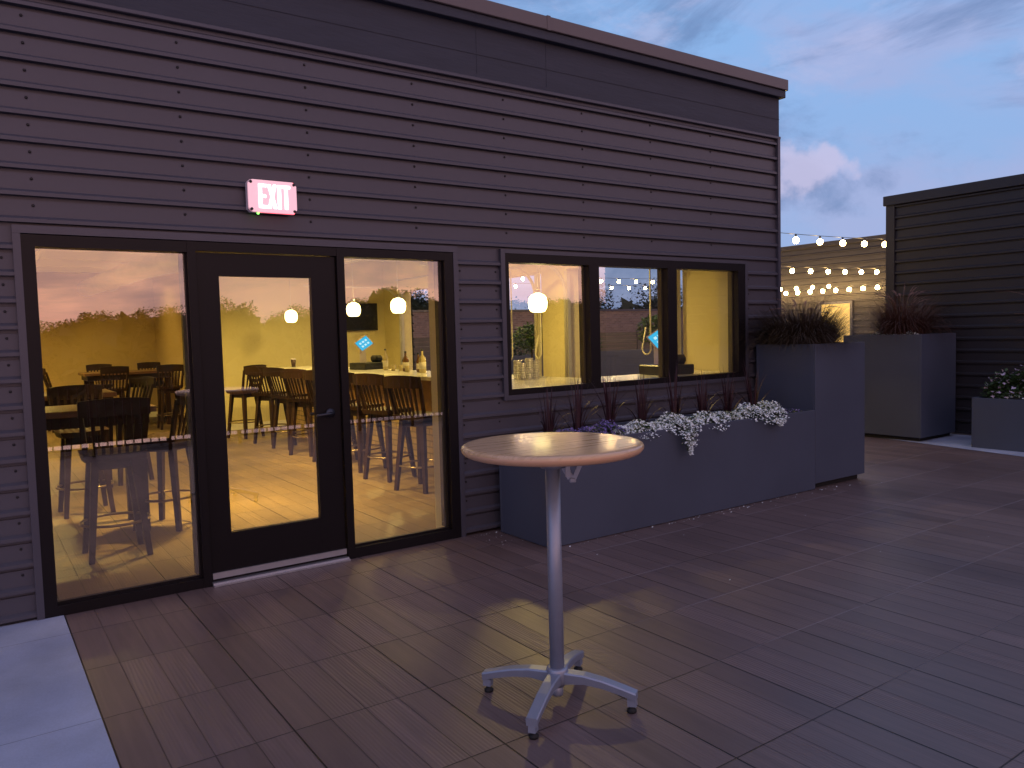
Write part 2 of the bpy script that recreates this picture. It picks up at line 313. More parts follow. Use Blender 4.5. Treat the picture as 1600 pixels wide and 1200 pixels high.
# ------------------------------------------------------------------ mesh helpers
class MB:
    def __init__(self): self.v = []; self.f = []; self.m = []; self.sm = []
    def add(self, vs, fs, mi=0, smooth=False):
        o = len(self.v); self.v += [tuple(p) for p in vs]
        for f in fs: self.f.append(tuple(i + o for i in f)); self.m.append(mi); self.sm.append(smooth)
        return self
    def box(self, a, b, mi=0, bevel=0.0):
        x0, x1 = sorted((a[0], b[0])); y0, y1 = sorted((a[1], b[1])); z0, z1 = sorted((a[2], b[2]))
        if bevel > 0:
            e = min(bevel, (x1-x0)*.45, (y1-y0)*.45, (z1-z0)*.45)
            vs = []; idx = {}
            for ix in (0, 1):
                for iy in (0, 1):
                    for iz in (0, 1):
                        X, Y, Z = (x0, x1)[ix], (y0, y1)[iy], (z0, z1)[iz]
                        sx, sy, sz = (1, -1)[ix]*e, (1, -1)[iy]*e, (1, -1)[iz]*e
                        idx[ix, iy, iz] = len(vs)
                        vs += [(X, Y+sy, Z+sz), (X+sx, Y, Z+sz), (X+sx, Y+sy, Z)]
            I = lambda ix, iy, iz, k: idx[ix, iy, iz] + k
            fs = []
            for q in (0, 1):
                o = [(0, 0), (1, 0), (1, 1), (0, 1)]
                for k in range(3):
                    def P(a_, b_):
                        t = [0, 0, 0]; t[k] = q; t[(k+1) % 3] = a_; t[(k+2) % 3] = b_; return I(*t, k)
                    f = [P(*c) for c in o]; fs.append(f if q else f[::-1])
            for k in range(3):      # edge strips running along axis k
                for a_ in (0, 1):
                    for b_ in (0, 1):
                        def T(q, kk):
                            t = [0, 0, 0]; t[k] = q; t[(k+1) % 3] = a_; t[(k+2) % 3] = b_; return I(*t, kk)
                        k1, k2 = (k+1) % 3, (k+2) % 3
                        f = [T(0, k1), T(1, k1), T(1, k2), T(0, k2)]; fs.append(f if a_ == b_ else f[::-1])
            for (ix, iy, iz), s in idx.items():
                f = [s, s+1, s+2]; fs.append(f if (ix+iy+iz) % 2 else f[::-1])
            return self.add(vs, fs, mi)
        vs = [(x, y, z) for x in (x0, x1) for y in (y0, y1) for z in (z0, z1)]
        return self.add(vs, [(0, 1, 3, 2), (4, 6, 7, 5), (0, 4, 5, 1), (2, 3, 7, 6), (0, 2, 6, 4), (1, 5, 7, 3)], mi)
    def beam(self, a, b, w0, h0, w1=None, h1=None, up=(0, 0, 1), mi=0):
        a, b = Vector(a), Vector(b); d = (b-a).normalized(); up = Vector(up)
        if abs(d.dot(up)) > .98: up = Vector((0, 1, 0))
        s = d.cross(up).normalized(); u = s.cross(d).normalized()
        w1 = w0 if w1 is None else w1; h1 = h0 if h1 is None else h1
        vs = []
        for p, w, h in ((a, w0, h0), (b, w1, h1)):
            for i, j in ((-1, -1), (1, -1), (1, 1), (-1, 1)): vs.append(p + s*(i*w/2) + u*(j*h/2))
        return self.add(vs, [(3, 2, 1, 0), (4, 5, 6, 7), (0, 1, 5, 4), (1, 2, 6, 5), (2, 3, 7, 6), (3, 0, 4, 7)], mi)
    def tube(self, pts, r, n=8, mi=0, closed=False, caps=True):
        pts = [Vector(p) for p in pts]; k = len(pts); rings = []
        rr = r if isinstance(r, (list, tuple)) else [r]*k
        prev = None
        for i, p in enumerate(pts):
            if closed: d = (pts[(i+1) % k] - pts[i-1]).normalized()
            else: d = (pts[min(i+1, k-1)] - pts[max(i-1, 0)]).normalized()
            if prev is None:
                a = Vector((0, 0, 1)) if abs(d.z) < .9 else Vector((1, 0, 0)); s = d.cross(a).normalized()
            else: s = (prev - d*prev.dot(d)).normalized()
            prev = s; u = d.cross(s)
            rings.append([p + (s*math.cos(t*2*math.pi/n) + u*math.sin(t*2*math.pi/n))*rr[i] for t in range(n)])
        vs = [q for ring in rings for q in ring]; fs = []
        for i in range(k if closed else k-1):
            j = (i+1) % k
            for t in range(n): fs.append((i*n+t, i*n+(t+1) % n, j*n+(t+1) % n, j*n+t))
        if not closed and caps: fs += [tuple(range(n))[::-1], tuple((k-1)*n+t for t in range(n))]
        return self.add(vs, fs, mi, True)
    def lathe(self, prof, c=(0, 0, 0), n=24, mi=0, smooth=True):
        vs = []; fs = []; k = len(prof)
        for r, z in prof:
            for t in range(n):
                a = t*2*math.pi/n; vs.append((c[0]+r*math.cos(a), c[1]+r*math.sin(a), c[2]+z))
        for i in range(k-1):
            for t in range(n): fs.append((i*n+t, i*n+(t+1) % n, (i+1)*n+(t+1) % n, (i+1)*n+t))
        fs += [tuple(range(n))[::-1], tuple((k-1)*n+t for t in range(n))]
        return self.add(vs, fs, mi, smooth)
    def build(self, name, mats, parent=None, loc=None):
        me = bpy.data.meshes.new(name); me.from_pydata(self.v, [], self.f)
        for mm in (mats if isinstance(mats, (list, tuple)) else [mats]): me.materials.append(mm)
        me.polygons.foreach_set('material_index', self.m)
        me.polygons.foreach_set('use_smooth', self.sm)
        me.update()
        o = bpy.data.objects.new(name, me); COL.objects.link(o)
        if parent: o.parent = parent
        if loc: o.location = loc
        return o
def tag(o, label=None, cat=None, group=None, kind=None):
    if label: o['label'] = label
    if cat: o['category'] = cat
    if group: o['group'] = group
    if kind: o['kind'] = kind
    return o
def empty(name, label, cat, loc=(0, 0, 0), rz=0.0, group=None):
    o = bpy.data.objects.new(name, None); COL.objects.link(o); o.location = loc; o.rotation_euler = (0, 0, rz)
    o.empty_display_size = .2
    return tag(o, label, cat, group)
def copy_tree(o, label=None):
    def rec(s, par):
        c = s.copy(); COL.objects.link(c); c.parent = par
        for ch in list(s.children): rec(ch, c)
        return c
    r = rec(o, None)
    if label: r['label'] = label
    return r
def B(a, b, bevel=0.0): return MB().box(a, b, 0, bevel)

# ------------------------------------------------------------------ setting: ground, deck
tag(MB().add([(-400, -400, -9), (500, -400, -9), (500, 500, -9), (-400, 500, -9)], [(0, 1, 2, 3)]).build('ground', M['asphalt']), kind='structure')
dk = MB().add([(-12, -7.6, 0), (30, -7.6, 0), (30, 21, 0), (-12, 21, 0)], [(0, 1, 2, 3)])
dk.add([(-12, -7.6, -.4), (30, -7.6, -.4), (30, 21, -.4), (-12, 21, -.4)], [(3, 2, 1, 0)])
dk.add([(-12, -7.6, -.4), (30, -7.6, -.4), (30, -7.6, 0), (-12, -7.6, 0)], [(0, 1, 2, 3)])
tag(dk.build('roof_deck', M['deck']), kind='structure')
tag(MB().add([(-1.5, .06, .004), (6.6, .06, .004), (6.6, 12.95, .004), (-1.5, 12.95, .004)], [(0, 1, 2, 3)]).build('lounge_floor', M['indoor']), kind='structure')
sl = MB().add([(-12, -7.5, .004), (-.004, -7.5, .004), (-.004, -.001, .004), (-12, -.001, .004)], [(0, 1, 2, 3)])
tag(sl.build('pale_paving', M['slab']), kind='structure')
sl = MB().add([(10.9, 1.9, .004), (10.05, 1.9, .004), (9.93, 1.0, .004), (9.48, -1.25, .004), (9.0, -3.5, .004), (9.0, -7.5, .004), (10.9, -7.5, .004)], [(6, 5, 4, 3, 2, 1, 0)][:1])
sl.f = [tuple(reversed(f)) for f in sl.f]
tag(sl.build('far_paving', M['slab']), kind='structure')

# ------------------------------------------------------------------ ribbed siding
PITCH = .1485
def ribs(z0, z1, phase=3.12, pitch=PITCH, dep=.024):
    """list of (depth, z) going from z1 down to z0"""
    prof = [(0, 0), (0, -.090), (dep, -.106), (dep, -.1265), (-.014, -.1275), (-.014, -.1470), (0, -.1485)]
    s = pitch/.1485
    k = math.floor((phase - z1)/pitch) - 1; pts = []
    while True:
        zt = phase - k*pitch
        if zt < z0 - pitch: break
        for d, dz in prof[:-1]: pts.append((d, zt + dz*s))
        k += 1
    outp = []
    for i in range(len(pts)-1):
        (d0, a), (d1, b) = pts[i], pts[i+1]
        for (dd, zz_) in ((d0, a),):
            if z0 <= zz_ <= z1: outp.append((dd, zz_))
        for zc in (z1, z0):
            if b < zc < a: outp.append((d0 + (d1-d0)*(a-zc)/(a-b), zc))
    outp = sorted(set(outp), key=lambda q: -q[1])
    return outp
def siding(mb, p0, p1, z0, z1, mi=0, **kw):
    """ribbed sheet between plan points p0->p1; the outside is on the right-hand side of p0->p1"""
    a, b = Vector((*p0, 0)), Vector((*p1, 0)); d = (b-a).normalized(); n = Vector((d.y, -d.x, 0))
    pr = ribs(z0, z1, **kw); vs = []
    for dep, z in pr:
        vs.append(a + n*dep + Vector((0, 0, z))); vs.append(b + n*dep + Vector((0, 0, z)))
    fs = [(2*i, 2*i+2, 2*i+3, 2*i+1) for i in range(len(pr)-1)]
    mb.add(vs, fs, mi)

# ------------------------------------------------------------------ main building
bld = empty('lounge_building', 'low lounge with brown ribbed metal siding, glazed door, service window and yellow-lit bar inside', 'building', (3, 0, 0))
def bp(mb, name, m, parent=None, label=None):
    o = mb.build(name, m, parent or bld)
    if (parent or bld) is bld: o.location = (-3, 0, 0)
    if label: o['label'] = label
    return o
XE = 6.62
mb = MB()
siding(mb, (-7, 0), (XE, 0), 2.235, 3.50)
siding(mb, (-7, 0), (-.135, 0), 0.02, 2.235)
siding(mb, (2.725, 0), (3.12, 0), 0.02, 2.235)
siding(mb, (3.12, 0), (6.13, 0), 0.02, 1.03)
siding(mb, (6.13, 0), (XE, 0), 0.02, 2.235)
for i in range(9):
    for k in range(9):
        x = -.83 + .806*i; z = 3.383 + .004*i - PITCH*k
        if abs(x-1.31) < .2 and abs(z-2.49) < .12: continue
        mb.lathe([(.0085, 0), (.0085, .004), (.004, .007)], (0, 0, 0), 8, 1)
        vs = mb.v[-24:]; mb.v[-24:] = [(x+p[0], -p[2], z+p[1]) for p in vs]
for x in (-.19, 2.755, 3.085, 6.17):
    for k in range(9, 22):
        z = 3.39 - PITCH*k
        mb.lathe([(.0075, 0), (.0075, .004), (.004, .007)], (0, 0, 0), 8, 1)
        vs = mb.v[-24:]; mb.v[-24:] = [(x+p[0], -p[2], z+p[1]) for p in vs]
bp(mb, 'siding', [M['siding'], M['screw']])
# east face (towards the patio), with two overhead-door openings
mb = MB()
siding(mb, (6.65, .02), (6.65, 13.2), 2.46, 3.5)
siding(mb, (6.65, .02), (6.65, 1.1), .02, 2.46)
siding(mb, (6.65, 3.22), (6.65, 3.78), .02, 2.46)
siding(mb, (6.65, 8.2), (6.65, 13.2), .02, 2.46)
bp(mb, 'side_siding', M['siding'])
# corner trim, base trim, top rail
bp(MB().box((XE, -.032, .02), (6.66, .02, 3.51)), 'corner_trim', M['trim'])
bp(MB().box((-7, -.034, 3.50), (6.668, .02, 3.528), 0, .004), 'drip_rail', M['trim'])
fb = MB(); fb.box((-7, -.02, 3.528), (6.655, .3, 3.915))
fb.box((-7, -.0235, 3.70), (6.656, -.018, 3.706))
for x in (-.8, 2.95, 3.62): fb.box((x, -.0225, 3.56), (x+.004, -.018, 3.90))
bp(fb, 'fascia', M['membrane'])
bp(MB().box((-7, -.075, 3.913), (6.695, .3, 3.985), 0, .004), 'coping_cleat', M['membrane'])
cp = MB()
for a, b in ((-7, -2.5), (-2.497, .55), (.553, 3.6), (3.603, 6.715)): cp.box((a, -.095, 3.985), (b, .45, 4.095), 0, .006)
cp.box((3.585, -.098, 3.984), (3.62, -.05, 4.098))
cp.box((6.45, .45, 3.985), (6.715, 13.2, 4.095))
bp(cp, 'coping', M['coping'])
bp(MB().box((-7, .02, -.02+.022), (-.135, .12, .0035+.02)), 'base_flashing', M['membrane'])
# roof slab, interior walls
bp(MB().box((-7, .30, 3.35), (6.45, 13.2, 3.9)), 'roof', M['membrane'])
bp(MB().box((-1.5, .29, 3.20), (6.4, 13.0, 3.23)), 'ceiling', M['ceiling'])
js = MB()
for y in (1.2, 2.6, 4.0, 5.4, 6.8, 8.2, 9.6, 11.0, 12.2): js.box((-1.5, y-.05, 2.98), (6.4, y+.05, 3.199))
for x in (.6, 3.2, 5.4): js.box((x-.03, .3, 2.93), (x+.03, 13, 2.979))
bp(js, 'ceiling_joist', M['ceiling'])
dct = MB(); dct.tube([(2.9, 1.0, 2.72), (1.9, 8.0, 2.72), (1.7, 12.9, 2.72)], .17, 20)
for y_ in (9.2, 10.8): dct.tube([(1.86, y_, 2.72), (1.855, y_+.03, 2.72)], .18, 20)
bp(dct, 'air_duct', M['duct'])
iw = MB()
iw.box((-1.6, .13, 0), (-.1, .28, 3.2)); iw.box((2.63, .13, 0), (3.16, .28, 3.2)); iw.box((6.05, .13, 0), (6.4, .28, 3.2))
iw.box((-.1, .13, 2.15), (2.63, .28, 3.2)); iw.box((3.16, .13, 2.16), (6.05, .28, 3.2)); iw.box((3.16, .13, 0), (6.05, .28, 1.05))
bp(iw, 'front_interior_wall', M['drywall'])
bp(MB().box((-1.6, .28, 0), (-1.5, 13, 3.2)), 'left_interior_wall', M['drywall'])
bw = MB(); bw.box((-1.5, 12.9, 0), (2.95, 13.0, 3.2)); bw.box((2.95, 8.9, 0), (3.05, 12.99, 3.2)); bw.box((3.05, 8.9, 0), (6.4, 9.0, 3.2))
bw.m = [1 if i < 12 else 0 for i in range(len(bw.f))]; bp(bw, 'rear_interior_wall', [M['drywall'], M['shadewall']])
bp(B((3.052, 8.885, 0), (6.39, 8.899, .11)), 'baseboard', M['ceiling']); bp(B((-1.49, 12.885, 0), (2.94, 12.899, .11)), 'baseboard', M['ceiling'])
ew = MB(); ew.box((6.4, .13, 0), (6.62, 1.1, 3.2)); ew.box((6.4, 3.22, 0), (6.62, 3.78, 3.2)); ew.box((6.4, 8.2, 0), (6.62, 9.0, 3.2))
ew.box((6.4, 1.1, 2.43), (6.62, 3.22, 3.2)); ew.box((6.4, 3.78, 2.43), (6.62, 8.2, 3.2))
ew.box((6.33, .50, 0), (6.399, .62, 3.19))
bp(ew, 'patio_side_wall', M['drywall'])
# overhead door tracks + pull ropes
for (y, s) in ((1.16, 1), (3.16, -1), (3.84, 1), (8.1, -1)):
    tk = MB(); path = [(6.33, y, .05), (6.33, y, 2.1)]
    for i in range(1, 9):
        a = i/8*math.pi/2; path.append((6.33-.38*(1-math.cos(a)), y, 2.1+.38*math.sin(a)))
    path.append((4.5, y, 2.5))
    tk.tube(path, .022, 6)
    tk.box((6.345, y-.03, .05), (6.398, y+.03, 2.4)); bp(tk, 'door_track', M['white_steel'])
tk = MB()
for y0, y1 in ((1.16, 3.16), (3.84, 8.1)):
    tk.tube([(6.28, y0, 2.62), (6.28, y1, 2.62)], .016, 8)
bp(tk, 'door_shaft', M['white_steel'])
for y, zl in ((1.42, 1.35), (3.55, 1.28), (4.25, 1.25)):
    rp = MB(); p = [(6.2, y, 2.55), (6.2, y, zl+.12)]
    for i in range(0, 9): a = math.pi + i/8*math.pi; p.append((6.2, y+.07+.07*math.cos(a), zl+.07*math.sin(a)))
    p.append((6.26, y+.14, zl+.25)); rp.tube(p, .009, 6); bp(rp, 'pull_rope', M['rope'])

# opening trims
tr = MB(); tr.box((-.135, -.03, 0), (-.0966, .03, 2.189)); tr.box((2.684, -.03, 0), (2.725, .03, 2.189)); tr.box((-.135, -.03, 2.190), (2.725, .02, 2.234))
bp(tr, 'opening_trim', M['trim'])
tr = MB(); tr.box((3.12, -.03, 1.03), (3.16, .03, 2.233)); tr.box((6.089, -.03, 1.03), (6.13, .03, 2.233)); tr.box((3.16, -.0305, 2.2015), (6.089, .02, 2.233))
tr.box((3.16, -.031, 1.03), (6.089, .02, 1.069))
bp(tr, 'opening_trim', M['trim'])

# storefront: frame with two glass panes and a door
sf = bp(MB().box((-.0966, -.025, 0), (-.03, .10, 2.185)).box((.776, -.028, 0), (.826, .102, 2.185)).box((1.752, -.028, 0), (1.806, .102, 2.185))
        .box((2.609, -.025, 0), (2.684, .10, 2.185)).box((-.03, -.0245, 2.118), (.776, .099, 2.1845)).box((1.806, -.0245, 2.126), (2.609, .099, 2.1845))
        .box((.826, -.0245, 2.128), (1.752, .099, 2.1845)).box((-.03, -.0245, 0.002), (.776, .099, .062)).box((1.806, -.0245, 0.002), (2.609, .099, .072)), 'storefront_frame', M['alum'])
for a, b, z0, z1 in ((-.03, .776, .062, 2.118), (1.806, 2.609, .072, 2.126)):
    gs = MB()
    gs.box((a, .012, z0), (b, .026, z0+.016)); gs.box((b-.012, .012, z0+.016), (b, .026, z1))
    gs.box((b-.03, .045, z0+.016), (b-.001, .092, z1-.002), 1)
    bp(gs, 'glazing_bead', [M['alum'], M['gasket']], sf)
bp(B((-.029, .028, .064), (.775, .034, 2.117)), 'pane', M['glass'], sf)
bp(B((1.807, .028, .074), (2.608, .034, 2.125)), 'pane', M['glass'], sf)
dr = MB(); dr.box((.832, -.004, .0225), (.965, .042, 2.122)); dr.box((1.570, -.004, .0225), (1.746, .042, 2.122))
dr.box((.965, -.0035, 1.976), (1.570, .0415, 2.1215)); dr.box((.965, -.0035, .023), (1.570, .0415, .322))
door = bp(dr, 'door', M['alum'])
bp(B((.966, .014, .324), (1.569, .020, 1.974)), 'pane', M['glass'], door)
hd = MB(); hd.tube([(1.668, -.004, 1.045), (1.668, -.018, 1.045)], .033, 16); hd.tube([(1.668, -.015, 1.045), (1.668, -.058, 1.045)], .011, 10)
hd.tube([(1.672, -.055, 1.045), (1.62, -.058, 1.043), (1.555, -.050, 1.038)], [.012, .011, .009], 10)
hd.tube([(1.668, .042, 1.045), (1.668, .09, 1.045), (1.56, .088, 1.04)], .010, 8)
bp(hd, 'door_handle', mat('handle_metal', (.05, .05, .06), .3, .7), door)
th = MB(); th.box((.827, -.07, .002), (1.751, .06, .013)); th.box((.827, -.045, .013), (1.751, .05, .022)); 
bp(th, 'threshold', M['sill'])
bp(B((.834, -.018, .04), (1.744, -.0045, .078)), 'door_sweep', M['sill'], door)

# service window with three panes
wf = MB()
for a, b in ((3.16, 3.197), (4.036, 4.146), (4.987, 5.104), (5.985, 6.089)): wf.box((a, -.026, 1.069), (b, .10, 2.2015))
for a, b in ((3.197, 4.036), (4.146, 4.987), (5.104, 5.985)):
    wf.box((a, -.0255, 2.13), (b, .0995, 2.2005)); wf.box((a, -.0255, 1.070), (b, .0995, 1.118))
win = bp(wf, 'service_window_frame', M['alum'])
for a, b in ((3.197, 4.036), (4.146, 4.987), (5.104, 5.985)):
    gs = MB(); gs.box((b-.016, .045, 1.119), (b-.001, .095, 2.129), 0)
    bp(gs, 'sliding_track', M['gasket'], win)
for a, b in ((3.197, 4.036), (4.146, 4.987), (5.104, 5.985)): bp(B((a+.001, .028, 1.119), (b-.001, .034, 2.129)), 'pane', M['glass'], win)

# ------------------------------------------------------------------ exit sign
ex = empty('exit_sign', 'small lit exit sign with red glow mounted on the ribbed wall above the door', 'sign', (1.31, -.024, 2.488))
def rbox(mb, x0, x1, z0, z1, y0, y1, c, mi=0):
    pts = [(x0+c, z0), (x1-c, z0), (x1, z0+c), (x1, z1-c), (x1-c, z1), (x0+c, z1), (x0, z1-c), (x0, z0+c)]
    vs = [(x, y0, z) for x, z in pts] + [(x, y1, z) for x, z in pts]
    return mb.add(vs, [tuple(range(8)), tuple(range(15, 7, -1))] + [(i, i+8, (i+1) % 8+8, (i+1) % 8) for i in range(8)], mi)
rbox(MB(), -.158, .158, -.103, .103, -.040, 0, .018).build('housing', M['whiteplastic'], ex)
rbox(MB(), -.10, .145, -.1035, .1035, -.046, -.0395, .006).build('glowing_gasket', M['exitedge'], ex)
rbox(MB(), -.157, .157, -.102, .102, -.058, -.0465, .026).build('cover', M['exitface'], ex)
for sx in (-1, 1):
    for sz in (-1, 1):
        MB().tube([(sx*.140, -.062, sz*.086), (sx*.140, -.050, sz*.086)], .0095, 10).build('cover_screw', M['screw'], ex)
def poly(mb, pts, y0=-.0605, y1=-.058):
    n = len(pts); vs = [(x, y0, z) for x, z in pts] + [(x, y1, z) for x, z in pts]
    mb.add(vs, [tuple(range(n)), tuple(range(2*n-1, n-1, -1))] + [(i, i+n, (i+1) % n+n, (i+1) % n) for i in range(n)])
zt, zb, s = .076, -.076, .017
L = MB(); x = -.092   # E
poly(L, [(x, zb), (x+.052, zb), (x+.052, zb+s), (x+.020, zb+s), (x+.020, -s/2), (x+.046, -s/2), (x+.046, s/2), (x+.020, s/2), (x+.020, zt-s), (x+.052, zt-s), (x+.052, zt), (x, zt)])
L.build('letter', M['exitletters'], ex)
L = MB(); x = -.034
poly(L, [(x, zb), (x+.020, zb), (x+.029, -.026), (x+.038, zb), (x+.058, zb), (x+.039, 0), (x+.058, zt), (x+.038, zt), (x+.029, .026), (x+.020, zt), (x, zt), (x+.019, 0)])
L.build('letter', M['exitletters'], ex)
L = MB(); poly(L, [(.032, zb), (.052, zb), (.052, zt), (.032, zt)]); L.build('letter', M['exitletters'], ex)
L = MB(); x = .060
poly(L, [(x+.017, zb), (x+.037, zb), (x+.037, zt-s), (x+.054, zt-s), (x+.054, zt), (x, zt), (x, zt-s), (x+.017, zt-s)])
L.build('letter', M['exitletters'], ex)
MB().lathe([(.003, -.008), (.008, -.004), (.009, 0), (.006, .003)], (-.092, -.028, -.106), 12).build('status_light', M['greenled'], ex)

# ------------------------------------------------------------------ bistro table
tb = empty('bistro_table', 'round bar-height table with pale wood top on a silver pedestal, standing alone on the deck', 'table', (1.592, -2.612, 0))
tp = MB().lathe([(.30, 1.062), (.352, 1.062), (.366, 1.068), (.376, 1.080), (.378, 1.090), (.374, 1.098), (.366, 1.102), (.34, 1.1035), (.0, 1.1035)][:-1], n=96)
tp.m = [1 if i < 96*4 else 0 for i in range(len(tp.f))]; tp.build('tabletop', [M['veneer'], M['rim']], tb)
pl = MB().tube([(0, 0, .07), (0, 0, 1.03)], .0305, 28); pl.build('pole', M['silver'], tb)
MB().lathe([(.040, .085), (.046, .09), (.046, .145), (.043, .15), (.036, .152)], n=28).build('collar', M['silver'], tb)
MB().lathe([(.022, .03), (.024, .04), (.024, .085)], n=20).build('centre_stud', M['silver'], tb)
mp_ = MB(); mp_.box((-.13, -.05, 1.040), (.13, .05, 1.0615), 0, .004); mp_.lathe([(.05, 1.0), (.05, 1.04)], n=20)
mp_.build('mounting_plate', M['silver'], tb)
lv = MB(); lv.beam((.035, .0, 1.03), (.075, -.005, .955), .012, .028); lv.beam((.13, -.01, 1.045), (.085, -.006, .945), .014, .018)
lv.beam((.060, -.022, 1.035), (.062, -.022, .965), .02, .03); lv.box((.068, -.016, .935), (.096, .006, .958), 0, .004)
lo = lv.build('tilt_lever', M['silver'], tb)
lo.rotation_euler = (0, 0, R(-35))
for k in range(4):
    a = R(34.5 + 90*k); c, s_ = math.cos(a), math.sin(a)
    prof = [(.036, .138, .056, .050), (.12, .136, .052, .038), (.20, .124, .050, .034), (.28, .104, .049, .032), (.338, .088, .048, .032)]
    mbk = MB(); vs = []
    for r_, zt_, w, h in prof:
        for (i, j) in ((-1, 0), (-.82, 1), (.82, 1), (1, 0), (.9, -3), (-.9, -3)):
            off = w/2*i
            zz2 = zt_ - (.006 if j == 0 else 0 if j == 1 else h)
            vs.append((c*r_ - s_*off, s_*r_ + c*off, zz2))
    fs = [tuple(range(6)), tuple(range(29, 23, -1))]
    for q in range(4):
        for i in range(6): fs.append((q*6+i, q*6+6+i, q*6+6+(i+1) % 6, q*6+(i+1) % 6))
    mbk.add(vs, [f[::-1] for f in fs])
    mbk.beam((c*.318, s_*.318, .06), (c*.320, s_*.320, .028), .030, .036, up=(c, s_, 0))
    lg = mbk.build('leg', M['silver'], tb)
    MB().lathe([(.016, 0), (.020, .003), (.020, .012), (.012, .018), (.010, .03)], (c*.316, s_*.316, 0), 16).build('levelling_foot', M['rubber'], lg)

# ------------------------------------------------------------------ planters
def planter(name, label, x0, x1, y0, y1, h, kick=True, group='grey box planters'):
    cx, cy = (x0+x1)/2, (y0+y1)/2
    e = empty(name, label, 'planter', (cx, cy, 0), 0, group)
    z0 = .055 if kick else .004
    X0, X1, Y0, Y1 = x0-cx, x1-cx, y0-cy, y1-cy; t = .022
    m = MB(); m.box((X0, Y0, z0), (X1, Y0+t, h), 0, .003); m.box((X0, Y1-t, z0), (X1, Y1, h), 0, .003)
    m.box((X0, Y0+t, z0), (X0+t, Y1-t, h), 0, .003); m.box((X1-t, Y0+t, z0), (X1, Y1-t, h), 0, .003)
    m.box((X0+t, Y0+t, z0), (X1-t, Y1-t, z0+.02))
    m.build('box', M['planter'], e)
    B((X0+t, Y0+t, h-.12), (X1-t, Y1-t, h-.05)).build('soil', M['soil'], e)
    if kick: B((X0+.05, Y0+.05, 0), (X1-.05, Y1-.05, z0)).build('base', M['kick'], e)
    return e
planter('planter', 'long low grey planter under the service window, filled with white and purple flowers', 3.0, 6.208, -.737, -.10, .762, False)
planter('planter', 'tall grey planter at the right end of the window wall, holding a dark bushy grass', 6.212, 7.045, -.737, -.06, 1.39)
planter('planter', 'tall grey planter before the far dark wall, topped with reddish plumed grass', 9.83, 10.74, .141, 1.25, 1.42)
planter('planter', 'low grey planter at the far right with white flowers, beside the dark wall', 9.83, 10.74, -2.9, -.487, .625, False)

def blade(mb, p, az, lean, length, w, segs=4, droop=1.0, mi=0, start=0.0):
    d = Vector((math.cos(az), math.sin(az), 0)); side = Vector((-d.y, d.x, 0)); p = Vector(p); o = []
    ang = start; step = length/segs; cur = p.copy()
    for i in range(segs+1):
        f = i/segs; ww = w*(1-f**1.6)*.5 + .0004
        o.append((cur - side*ww, cur + side*ww))
        ang = start + lean*((f+.5/segs)**droop)
        cur = cur + (d*math.sin(ang) + Vector((0, 0, 1))*math.cos(ang))*step
    vs = [q for pr in o for q in pr]
    mb.add(vs, [(2*i, 2*i+1, 2*i+3, 2*i+2) for i in range(segs)], mi, True)
    return cur
def plume_mb(p, az, lean, length, rad, stem):
    """an arching stem that ends in a bottle-brush head"""
    m = MB(); d = Vector((math.cos(az), math.sin(az), 0)); cur = Vector(p); pts = [cur.copy()]; segs = 12
    L_ = stem + length
    for i in range(segs):
        f = (i+.5)/segs; a = lean*f**2.2
        cur = cur + (d*math.sin(a) + Vector((0, 0, 1))*math.cos(a))*(L_/segs); pts.append(cur.copy())
    m.tube(pts, .0022, 4, 0)
    k0 = int(segs*stem/L_)
    hp = pts[k0:]
    for j in range(150):
        f = random.random(); q = f*(len(hp)-1); i = min(int(q), len(hp)-2); c = hp[i].lerp(hp[i+1], q-i)
        t = (hp[i+1]-hp[i]).normalized(); r = rad*(.25+math.sin(min(f*1.1+.12, 1)*math.pi)*.95)
        v = Vector((random.gauss(0, 1), random.gauss(0, 1), random.gauss(0, 1))).normalized(); v = (v - t*v.dot(t)*.4 + t*.6).normalized()*r
        s2 = t.cross(v).normalized()*.0025
        m.add([c-s2, c+s2, c+v], [(0, 1, 2)], 1)
    return m
def grass(name, label, x, y, z, n, h, spread, lean, m, cat='grass', group=None, w=.007, plumes=0, pl_len=.16, pl_h=.75, pmat=None, seed=0, base=.12):
    random.seed(seed)
    e = empty(name, label, cat, (x, y, z), 0, group)
    g = MB()
    for i in range(n):
        a = random.random()*2*math.pi; r0 = base*math.sqrt(random.random())
        l = h*random.uniform(.55, 1.1)
        blade(g, (math.cos(a)*r0, math.sin(a)*r0, 0), a+random.gauss(0, .5), lean*random.uniform(.3, 1.25), l, w*random.uniform(.6, 1.2), 5, 1.3, start=spread*random.uniform(0, 1))
    g.build('blades', m, e)
    for i in range(plumes):
        a = 2*math.pi*i/plumes + random.gauss(0, .4)
        plume_mb((math.cos(a)*.05, math.sin(a)*.05, 0), a, random.uniform(1.2, 2.3), pl_len*random.uniform(.8, 1.2), .013, pl_h*random.uniform(.8, 1.15)).build('plume', [m, pmat or M['plume']], e)
    return e
